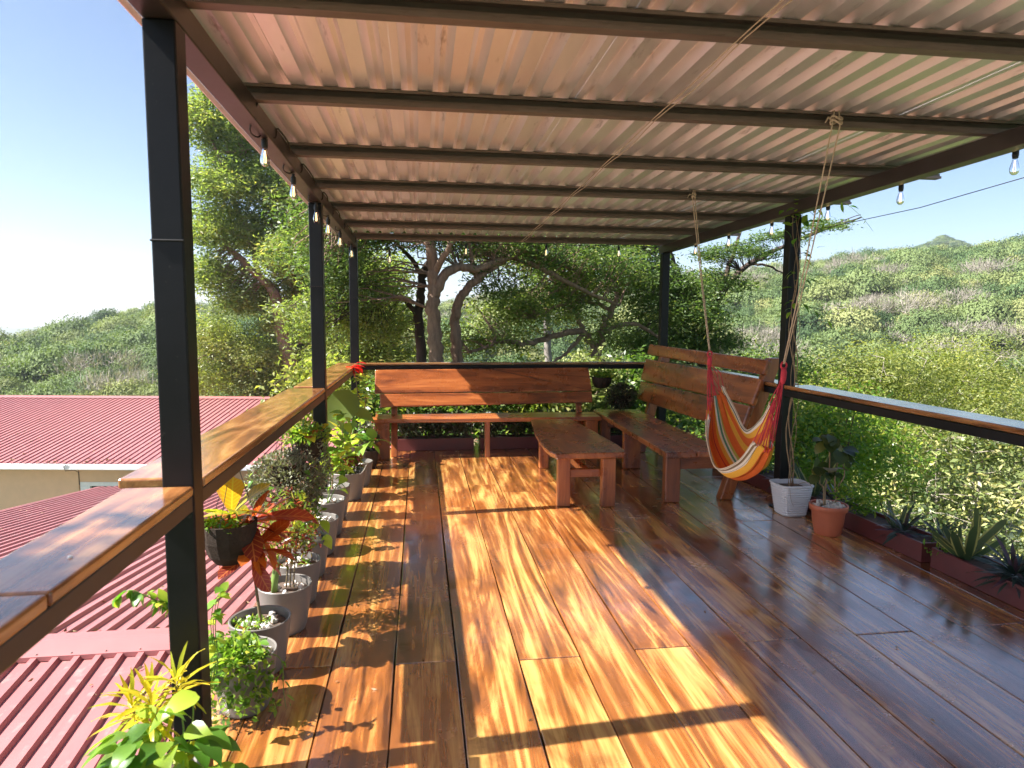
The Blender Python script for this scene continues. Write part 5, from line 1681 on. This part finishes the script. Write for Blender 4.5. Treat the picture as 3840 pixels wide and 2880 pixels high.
# 11: tall red heliconia-like plant in the corner
p = potted('tall plant with a bright red flower head resting on the corner of the railing', (.07, 7.82, 0), R=.15, H=.26, pebbles=0, mat='darkpot')
stems(p, [[(.07, 7.82, .2), (.06, 7.83, .6), (.03, 7.85, .93), (.0, 7.86, 1.09)], [(.07, 7.82, .2), (.12, 7.8, .6), (.15, 7.78, .95)], [(.07, 7.82, .2), (.1, 7.9, .5), (.14, 7.95, .8)]], .009, 'stem')
for i in range(15):
    a = RL.uniform(0, 6.28)
    leaf(p, 'red', (.0 + .02 * RL.gauss(0, 1), 7.84, 1.10 + .02 * RL.gauss(0, 1)), (math.cos(a) - .3, math.sin(a) - .2, RL.uniform(-.7, .5)), RL.uniform(.09, .15), wid=1.4)
for i in range(72):
    t = RL.random(); a = RL.uniform(0, 6.28)
    leaf(p, RL.choice(['oval', 'oval_l', 'heart_l', 'heart']), (.09 + .06 * RL.gauss(0, 1), 7.83 + .07 * RL.gauss(0, 1), .30 + .72 * t), (math.cos(a), math.sin(a), RL.uniform(-.5, .6)), RL.uniform(.07, .14))
# 12: pot tight behind bench end, magenta flowers
p = potted('small pot with dark leaves and one pink flower against the back bench leg', (.17, 7.55, 0), R=.12, H=.2, pebbles=0, mat='darkpot')
foliage(p, 'f_darkred', ball((.16, 7.56, .34), (.14, .14, .16), .5), 320, .06, .03, 210)
for i in range(4):
    a = i * 1.57
    leaf(p, 'red', (.24, 7.47, .33), (math.cos(a), math.sin(a) - .5, .4), .04, wid=2.5)

# --- foreground plants left of and before the corner post
p = thing('potted_plant', 'yellow narrow leaved croton at the foot of the nearest corner post', 'potted plant', (-.07, 2.16, 0))
pot(p, (-.07, 2.16, 0), .11, .2, 'greypot', pebbles=0)
for (dx, dy, h) in ((-.03, .0, .47), (.05, .02, .50), (-.09, .02, .43), (.0, -.05, .45)):
    stems(p, [[(-.07, 2.16, .16), (-.07 + dx * .6, 2.16 + dy * .6, h * .7), (-.07 + dx, 2.16 + dy, h)]], .005)
    whorl(p, 'croton_n', (-.07 + dx, 2.16 + dy, h + .01), 26, .125, el=(-.35, 1.35), wid=1.0)
p = thing('potted_plant', 'leafy green pothos filling the bottom corner in front of the near post', 'potted plant', (-.01, 2.02, 0))
pot(p, (-.01, 2.02, 0), .12, .2, 'greypot', pebbles=0)
for i in range(64):
    a = RL.uniform(0, 6.28); r = RL.uniform(0, .20)
    leaf(p, RL.choice(['heart', 'heart', 'heart_l', 'oval']), (.0 + r * math.cos(a), 2.0 + .7 * r * math.sin(a), .31 + RL.uniform(0, .20) - r * .4), (math.cos(a), math.sin(a) - .4, RL.uniform(-.4, .7)), RL.uniform(.06, .115))
for (dx, dz) in ((.07, .50), (.03, .47)):
    stems(p, [[(-.01, 2.02, .2), (.02 + dx * .5, 2.05, .38), (-.01 + dx, 2.08, dz)]], .004, 'greenstem')
    leaf(p, 'heart_l', (-.01 + dx, 2.08, dz), (-.5, -.5, .05), .11)
# sprig reaching out over the red roof from behind the post
p = thing('climbing_vine', 'green leafy sprig hanging free beside the near post over the red roof', 'vine', (-.10, 2.52, .7))
path = [V_(448, 1345, 2.5), V_(420, 1322, 2.48), V_(380, 1305, 2.46), V_(345, 1300, 2.44), V_(310, 1285, 2.43), V_(280, 1275, 2.42), V_(250, 1290, 2.42)]
path = [Vector(q) for q in path]
stems(p, [path], .0035, 'greenstem')
sp = smooth_path(path, 5)
for i in range(44):
    q = sp[RL.randrange(2, len(sp))]
    leaf(p, RL.choice(['oval', 'oval', 'oval_l']), q, (RL.uniform(-.8, .4), RL.uniform(-.6, .2), RL.uniform(-1.0, .4)), RL.uniform(.035, .062))
# pothos strands along the deck edge right behind the post
p = thing('climbing_vine', 'thin green vine strands just right of the near post', 'vine', (-.06, 2.62, .3))
for k in range(3):
    path = [Vector(V_(452 + 6 * k, 1480, 2.6)), Vector(V_(462 + 4 * k, 1420, 2.62)), Vector(V_(455 + 5 * k, 1350, 2.62)), Vector(V_(462 + 8 * k, 1300 - 15 * k, 2.64))]
    stems(p, [path], .003, 'greenstem')
    sp = smooth_path(path, 5)
    for i in range(9):
        q = sp[RL.randrange(0, len(sp))]
        leaf(p, RL.choice(['oval', 'oval_l']), q, (RL.uniform(-1, 1), RL.uniform(-.6, .4), RL.uniform(-.4, .6)), RL.uniform(.04, .07))

# --- pots hung under the sunny railing
def hung(label, c, R, H, mat='darkpot', z_rail=RT - .09):
    p = thing('hanging_plant', label, 'hanging plant', (c[0], c[1], c[2]), 'plants hung under the sunny railing')
    pr = [(0, 0), (R * .55, .0), (R * .78, H * .2), (R * .94, H * .55), (R, H), (R - .012, H), (R * .88, H * .75), (0, H * .74)]
    build('pot', MB().lathe(pr, c, 14), M[mat], p)
    build('soil', MB().disc(R * .9, (c[0], c[1], c[2] + H * .85), 16, .015), M['soil'], p)
    for a in (.4, 2.5, 4.6):
        mb = MB(); mb.tube([(c[0] + R * .95 * math.cos(a), c[1] + R * .95 * math.sin(a), c[2] + H * .96), (c[0] * .5 - .04, c[1], z_rail + .03)], .0016, 4)
        build('wire', mb, M['cable'], p)
    return p
c = (-.13, 3.22, .52)
p = hung('carved dark pot with yellow and orange croton leaves hung behind the near post', c, .125, .19)
for (dx, dy, dz, s, kd) in [(.1, -.2, 1, .20, 'croton_y'), (-.6, -.3, .45, .19, 'croton_y'), (-.9, .1, .1, .17, 'croton_y'), (.6, .2, .75, .22, 'croton_y'), (.9, -.2, .3, .18, 'croton_y'), (-.3, -.7, .35, .17, 'croton_y'), (.4, -.6, .6, .17, 'croton_y'), (-.2, .3, .9, .2, 'croton_y'), (-.7, -.5, -.1, .14, 'croton_r'), (.7, .3, .1, .18, 'croton_r')]:
    leaf(p, kd, (c[0] + .01, c[1], c[2] + .22), (dx, dy, dz), s, wid=1.15)
foliage(p, 'f_green', ball((c[0] - .03, c[1] - .03, c[2] + .18), (.10, .10, .035)), 220, .028, .015, 220)
stems(p, [[(c[0], c[1], c[2] + .14), (c[0], c[1], c[2] + .24)]], .008)
c = (-.08, 4.28, .62)
p = hung('round grey green ball of tiny leaves hung under the middle of the sunny railing', c, .12, .14)
foliage(p, 'f_tiny', ball((c[0], c[1], .625), (.232, .232, .205), .22), 5200, .024, .014, 221, outward=(c[0], c[1], .62))
for i in range(22):
    a = RL.uniform(0, 6.28); z_ = RL.uniform(.46, .80)
    leaf(p, RL.choice(['oval', 'heart_l', 'oval_l']), (c[0] + .225 * math.cos(a), c[1] + .225 * math.sin(a), z_), (math.cos(a), math.sin(a), RL.uniform(-.6, .5)), RL.uniform(.035, .06))
c = (-.07, 5.05, .62)
p = hung('dark pot with mixed croton leaves hung just before the middle post', c, .12, .16)
foliage(p, 'f_green', ball((c[0], c[1], .80), (.17, .16, .09)), 420, .04, .02, 222)
for i in range(16):
    a = RL.uniform(0, 6.28)
    leaf(p, RL.choice(['croton_y', 'croton_r', 'oval_l', 'lance']), (c[0] + .05 * math.cos(a), c[1] + .05 * math.sin(a), .80), (math.cos(a), math.sin(a), RL.uniform(.1, 1.3)), RL.uniform(.10, .17))
def strand(rng, n):
    k = rng.integers(0, 10, n); a = np.linspace(0, 6.28, 10)[k]; t = rng.random(n)
    return np.stack([c[0] + (.12 + .03 * t) * np.cos(a), c[1] + (.12 + .03 * t) * np.sin(a), .78 - t * .34], -1) + rng.normal(size=(n, 3)) * .012
foliage(p, 'f_tiny', strand, 700, .026, .014, 223)
# hung on the back rail, beside the benches
c = (3.06, 8.42, .78)
p = hung('dark basket hung on the back rail in the gap between the two benches', c, .13, .14)
foliage(p, 'f_green', ball((c[0] + .02, c[1], c[2] + .16), (.15, .12, .06)), 220, .06, .035, 224)
c = (3.30, 8.32, .55)
p = hung('dark bushy ball plant behind the corner of the slanted bench', c, .12, .14)
foliage(p, 'f_darkred', ball((3.30, 8.32, .68), (.19, .17, .16), .3), 1700, .035, .016, 225, outward=(3.3, 8.32, .66))

# --- planters along the back edge, behind the long bench
for i, (x0, x1) in enumerate(((.45, 1.42), (1.5, 2.45), (2.55, 3.5))):
    cx = (x0 + x1) / 2
    t = thing('planter_box', ['planter box with dark leaves under the left part of the back bench', 'planter box with dark leaves under the middle of the back bench', 'planter box with dark leaves behind the corner of both benches'][i], 'planter', (cx, 8.58, 0), 'planter boxes along the back edge')
    mb = MB()
    y0, y1, hh = 8.46, 8.68, .15
    mb.box(x0, x1, y0, y0 + .015, 0.001, hh); mb.box(x0, x1, y1 - .015, y1, 0.001, hh); mb.box(x0, x0 + .015, y0 + .0152, y1 - .0152, 0.001, hh); mb.box(x1 - .015, x1, y0 + .0152, y1 - .0152, 0.001, hh)
    build('box', mb, M['planter'], t)
    build('soil', MB().box(x0 + .016, x1 - .016, y0 + .016, y1 - .016, .01, hh - .02), M['soil'], t)
    for k in range(3):
        xx = x0 + .18 + k * .31
        side = ['left', 'middle', 'right'][k]
        q = thing('dark_leaved_plant', side + ['most dark leaved plant in the left planter under the back bench', ' dark leaved plant in the middle planter under the back bench', ' dark leaved plant in the planter behind the bench corner'][i].replace('most', ''), 'plant', (xx, 8.57, hh), 'dark plants in the back planters')
        def smp(rng, n, xx=xx): return np.array((xx, 8.56, .30)) + unit(rng.normal(size=(n, 3))) * np.array((.19, .14, .17)) * rng.random((n, 1)) ** .4
        foliage(q, 'f_darkred', smp, 330, .07, .03, 230 + i * 3 + k)

# --- right side: white pot with dry vine climbing the post, terracotta pot, long oxblood planters
p = thing('potted_vine', 'white ribbed square pot with dry twining stems at the foot of the vine post', 'potted plant', (3.94, 5.36, 0))
pot(p, (3.90, 5.32, 0), .145, .27, 'whitepot', rb=.72, pebbles=0, sq=5, ribs=12)
def vine_path(seed, dx):
    r = random.Random(seed)
    pts = []
    for k in range(15):
        z = .24 + k * .165
        pts.append(Vector((3.895 + dx + .025 * math.sin(k * 1.1 + seed) + .004 * k * .5, 5.33 + .008 * k + .018 * math.cos(k * 1.3 + seed), z)))
    return pts
for i, (s, dx) in enumerate(((1, .0), (2, -.02), (3, .02), (5, .01))):
    stems(p, [vine_path(s, dx)], .0062 if i < 2 else .0038, 'drystem')
stems(p, [[(3.87, 5.30, .24), (3.82, 5.22, .30), (3.80, 5.15, .18), (3.81, 5.12, .12)], [(3.9, 5.3, .24), (3.97, 5.2, .30), (4.0, 5.12, .22)]], .002, 'drystem')
for i in range(26):
    t = RL.random(); a = RL.uniform(0, 6.28)
    leaf(p, RL.choice(['lance', 'oval', 'oval_l']), (3.92 + .05 * math.cos(a), 5.40 + .04 * math.sin(a), 1.55 + 1.05 * t), (math.cos(a), math.sin(a) - .3, RL.uniform(-.8, .3)), RL.uniform(.06, .10))
for i in range(34):
    a = RL.uniform(0, 6.28)
    leaf(p, RL.choice(['lance', 'oval', 'oval_l']), (3.93 + .10 * RL.gauss(0, 1), 5.40 + .05 * RL.gauss(0, 1), 2.56 + .10 * RL.gauss(0, 1)), (math.cos(a), math.sin(a) - .3, RL.uniform(-.9, .4)), RL.uniform(.06, .11))
for path in ([(3.97, 5.40, 2.0), (4.05, 5.38, 2.0), (4.16, 5.34, 1.90), (4.22, 5.32, 1.78)], [(3.97, 5.40, 1.80), (4.06, 5.36, 1.74), (4.16, 5.34, 1.66)], [(3.98, 5.4, 2.66), (4.25, 5.35, 2.64), (4.40, 5.3, 2.52), (4.50, 5.28, 2.40)]):
    pth = [Vector(q) for q in path]
    stems(p, [pth], .0028, 'greenstem')
    for q in smooth_path(pth, 3):
        if RL.random() < (.95 if path[0][2] < 2.5 else .25):
            leaf(p, RL.choice(['oval', 'lance']), q, (RL.uniform(.2, 1), RL.uniform(-.5, .2), RL.uniform(-.7, .3)), RL.uniform(.07, .115))
p = thing('potted_begonia', 'terracotta pot with white stones and a tall round leaved plant', 'potted plant', (3.93, 4.80, 0))
c = (3.90, 4.78, 0)
R, H = .135, .235
pr = [(0, 0), (.094, 0), (.098, .008), (.108, .06), (.116, .11), (.122, .17), (.125, .185), (.137, .188), (.141, .20), (.143, .228), (.139, .235), (.128, .232), (.122, .19), (0, .188)]
o = build('pot', MB().lathe(pr, c, 40), M['terracotta'], p, smooth=True)
e = o.modifiers.new('edge', 'EDGE_SPLIT'); e.split_angle = math.radians(40)
build('soil', MB().disc(.119, (c[0], c[1], .20), 20, .01), M['soil'], p)
mb = MB()
for k in range(70):
    a = RL.uniform(0, 6.28); r = .108 * math.sqrt(RL.random()); s = RL.uniform(.010, .022)
    bm = bmesh.new(); bmesh.ops.create_icosphere(bm, subdivisions=1, radius=s); bm.verts.index_update()
    mtx = Euler((RL.random() * 6, RL.random() * 6, RL.random() * 6)).to_matrix()
    vs = [mtx @ Vector((v.co.x * 1.25, v.co.y, v.co.z * .65)) + Vector((c[0] + r * math.cos(a), c[1] + r * math.sin(a), .215 + s * .3)) for v in bm.verts]
    mb.add(vs, [tuple(v.index for v in f.verts) for f in bm.faces]); bm.free()
build('pebbles', mb, M['pebble'], p)['kind'] = 'stuff'
sts = [[(c[0] - .03, c[1], .2), (c[0] - .035, c[1], .36), (c[0] - .01, c[1], .52), (c[0] - .02, c[1], .72)], [(c[0] - .045, c[1] - .01, .2), (c[0] - .05, c[1], .36), (c[0] - .09, c[1] - .01, .40), (c[0] - .08, c[1], .48)],
       [(c[0] + .05, c[1], .2), (c[0] + .07, c[1], .36), (c[0] + .12, c[1], .46), (c[0] + .10, c[1] + .02, .60)], [(c[0] + .06, c[1], .30), (c[0] + .04, c[1], .44), (c[0] + .07, c[1], .62)]]
stems(p, sts, .008, 'drystem')
for q in (sts[0][-1], sts[0][-1], sts[2][-1], sts[3][-1], sts[1][-1], sts[0][2]):
    for i in range(5):
        a = RL.uniform(0, 6.28)
        leaf(p, 'round', (q[0] + .03 * math.cos(a), q[1] + .03 * math.sin(a), q[2] + RL.uniform(-.04, .06)), (math.cos(a), math.sin(a) - .4, RL.uniform(-.9, .4)), RL.uniform(.08, .125))
for i in range(10):
    a = RL.uniform(0, 6.28)
    leaf(p, 'strap', (c[0] + .16, c[1], .58), (math.cos(a), math.sin(a), RL.uniform(-.4, .6)), .09)
foliage(p, 'f_green', ball((c[0] + .10, c[1] - .02, .33), (.08, .07, .07)), 130, .04, .016, 240)

PLN = [((4.165, 4.02), (4.185, 2.55)), ((4.10, 5.55), (4.16, 4.10)), ((4.04, 7.2), (4.09, 5.63))]
for i, (a, b) in enumerate(PLN):
    t = thing('planter_box', ['long oxblood planter box at the shaded deck edge nearest the viewer', 'long oxblood planter box behind the terracotta pot', 'long oxblood planter box behind the slanted bench'][i], 'planter', ((a[0] + b[0]) / 2 + .1, (a[1] + b[1]) / 2, 0), 'oxblood planters along the shaded edge')
    wd, hh = .24, .135
    mb = MB()
    def wall(x0, x1, y0, y1, X0=a[0], X1=b[0], Y0=a[1], Y1=b[1]):
        pass
    A_, B_ = Vector((a[0], a[1], 0)), Vector((b[0], b[1], 0))
    s_ = Vector((1, 0, 0))
    def strip(p0, p1, off0, off1, z0, z1):
        mb.hexa([p1 + s_ * off0 + Vector((0, 0, z0)), p1 + s_ * off1 + Vector((0, 0, z0)), p0 + s_ * off1 + Vector((0, 0, z0)), p0 + s_ * off0 + Vector((0, 0, z0)),
                 p1 + s_ * off0 + Vector((0, 0, z1)), p1 + s_ * off1 + Vector((0, 0, z1)), p0 + s_ * off1 + Vector((0, 0, z1)), p0 + s_ * off0 + Vector((0, 0, z1))])
    strip(A_, B_, 0, .018, .001, hh); strip(A_, B_, wd - .018, wd, .001, hh)
    dl = (B_ - A_).normalized() * .018
    strip(A_, A_ + dl, .0185, wd - .0185, .001, hh); strip(B_ - dl, B_, .0185, wd - .0185, .001, hh)
    build('box', mb, M['planter'], t)
    mb = MB(); strip(A_ + dl * 1.1, B_ - dl * 1.1, .019, wd - .019, .01, hh - .025)
    build('soil', mb, M['soil'], t)
def snake(label, c, n, size):
    q = thing('snake_plant', label, 'snake plant', c, 'snake plants in the planters')
    for i in range(n):
        a = i * 2.4 + RL.gauss(0, .3); e = RL.uniform(.62, 1.35)
        d = Vector((math.cos(a) * math.cos(e), math.sin(a) * math.cos(e), math.sin(e)))
        leaf(q, 'sword', Vector(c) + Vector((math.cos(a), math.sin(a), 0)) * RL.uniform(.0, .05), d, size * RL.uniform(.65, 1.1), up=(math.cos(a + RL.gauss(0, .5)), math.sin(a + RL.gauss(0, .5)), .3), wid=1.75)
    return q
snake('variegated snake plant with yellow margins between two purple rosettes', (4.28, 3.86, .115), 14, .34)
snake('variegated snake plant rising beside the white pot at the vine post', (4.20, 5.45, .115), 9, .46)
snake('variegated snake plant seen below the back of the slanted bench', (4.16, 6.85, .115), 12, .34)
snake('short broad snake plant behind the terracotta pot', (4.26, 4.5, .115), 7, .22)
def rhoeo(label, c, n, size):
    q = thing('rhoeo_plant', label, 'rosette plant', c, 'purple green rosettes in the planters')
    for i in range(n):
        a = i * 2.39996 + RL.gauss(0, .2); e = -.25 + 1.45 * (i / n) + RL.gauss(0, .1)
        d = Vector((math.cos(a) * math.cos(e), math.sin(a) * math.cos(e), math.sin(e)))
        leaf(q, 'strap', Vector(c) + Vector((math.cos(a), math.sin(a), 0)) * .02 + Vector((0, 0, .05 * i / n)), d, size * RL.uniform(.75, 1.1), wid=1.05)
rhoeo('dense dark purple rosette at the near end of the shaded planter', (4.25, 3.46, .13), 70, .21)
rhoeo('loose dark rosette spilling over the planter right of the terracotta pot', (4.22, 4.36, .12), 30, .20)
rhoeo('dark purple rosette behind the loose rosette in the shaded planter', (4.32, 4.13, .13), 26, .17)
rhoeo('dark green rosette spilling out between the white and terracotta pots', (4.18, 5.12, .13), 46, .20)
rhoeo('dark rosette in the planter left of the white pot', (4.16, 5.9, .13), 34, .19)
rhoeo('dark rosette at the frame edge end of the shaded planter', (4.28, 3.08, .12), 26, .17)
for (xx, yy, s, lab) in ((4.24, 4.85, 240, 'fine green fern like plant behind the terracotta pot'), (4.2, 6.4, 241, 'small green leafy plant behind the slanted bench in the planter'), (4.22, 4.0, 242, 'low green seedlings at the foot of the snake plant')):
    q = thing('leafy_plant', lab, 'plant', (xx, yy, .11))
    foliage(q, 'f_green', ball((xx, yy, .20 if s != 242 else .125), (.11, .12, .10 if s != 242 else .02)), 240 if s != 242 else 60, .05, .016, s)
# dry leaf bits on the deck
pts = [(rl.uniform(.2, 1.0), rl.uniform(2.4, 7.8), .004) for i in range(26)] + [(rl.uniform(1, 3.8), rl.uniform(2.4, 7), .004) for i in range(16)]
litter('leaf_bits', pts, .022, 'tiny dry leaf bits lying on the terrace planks')
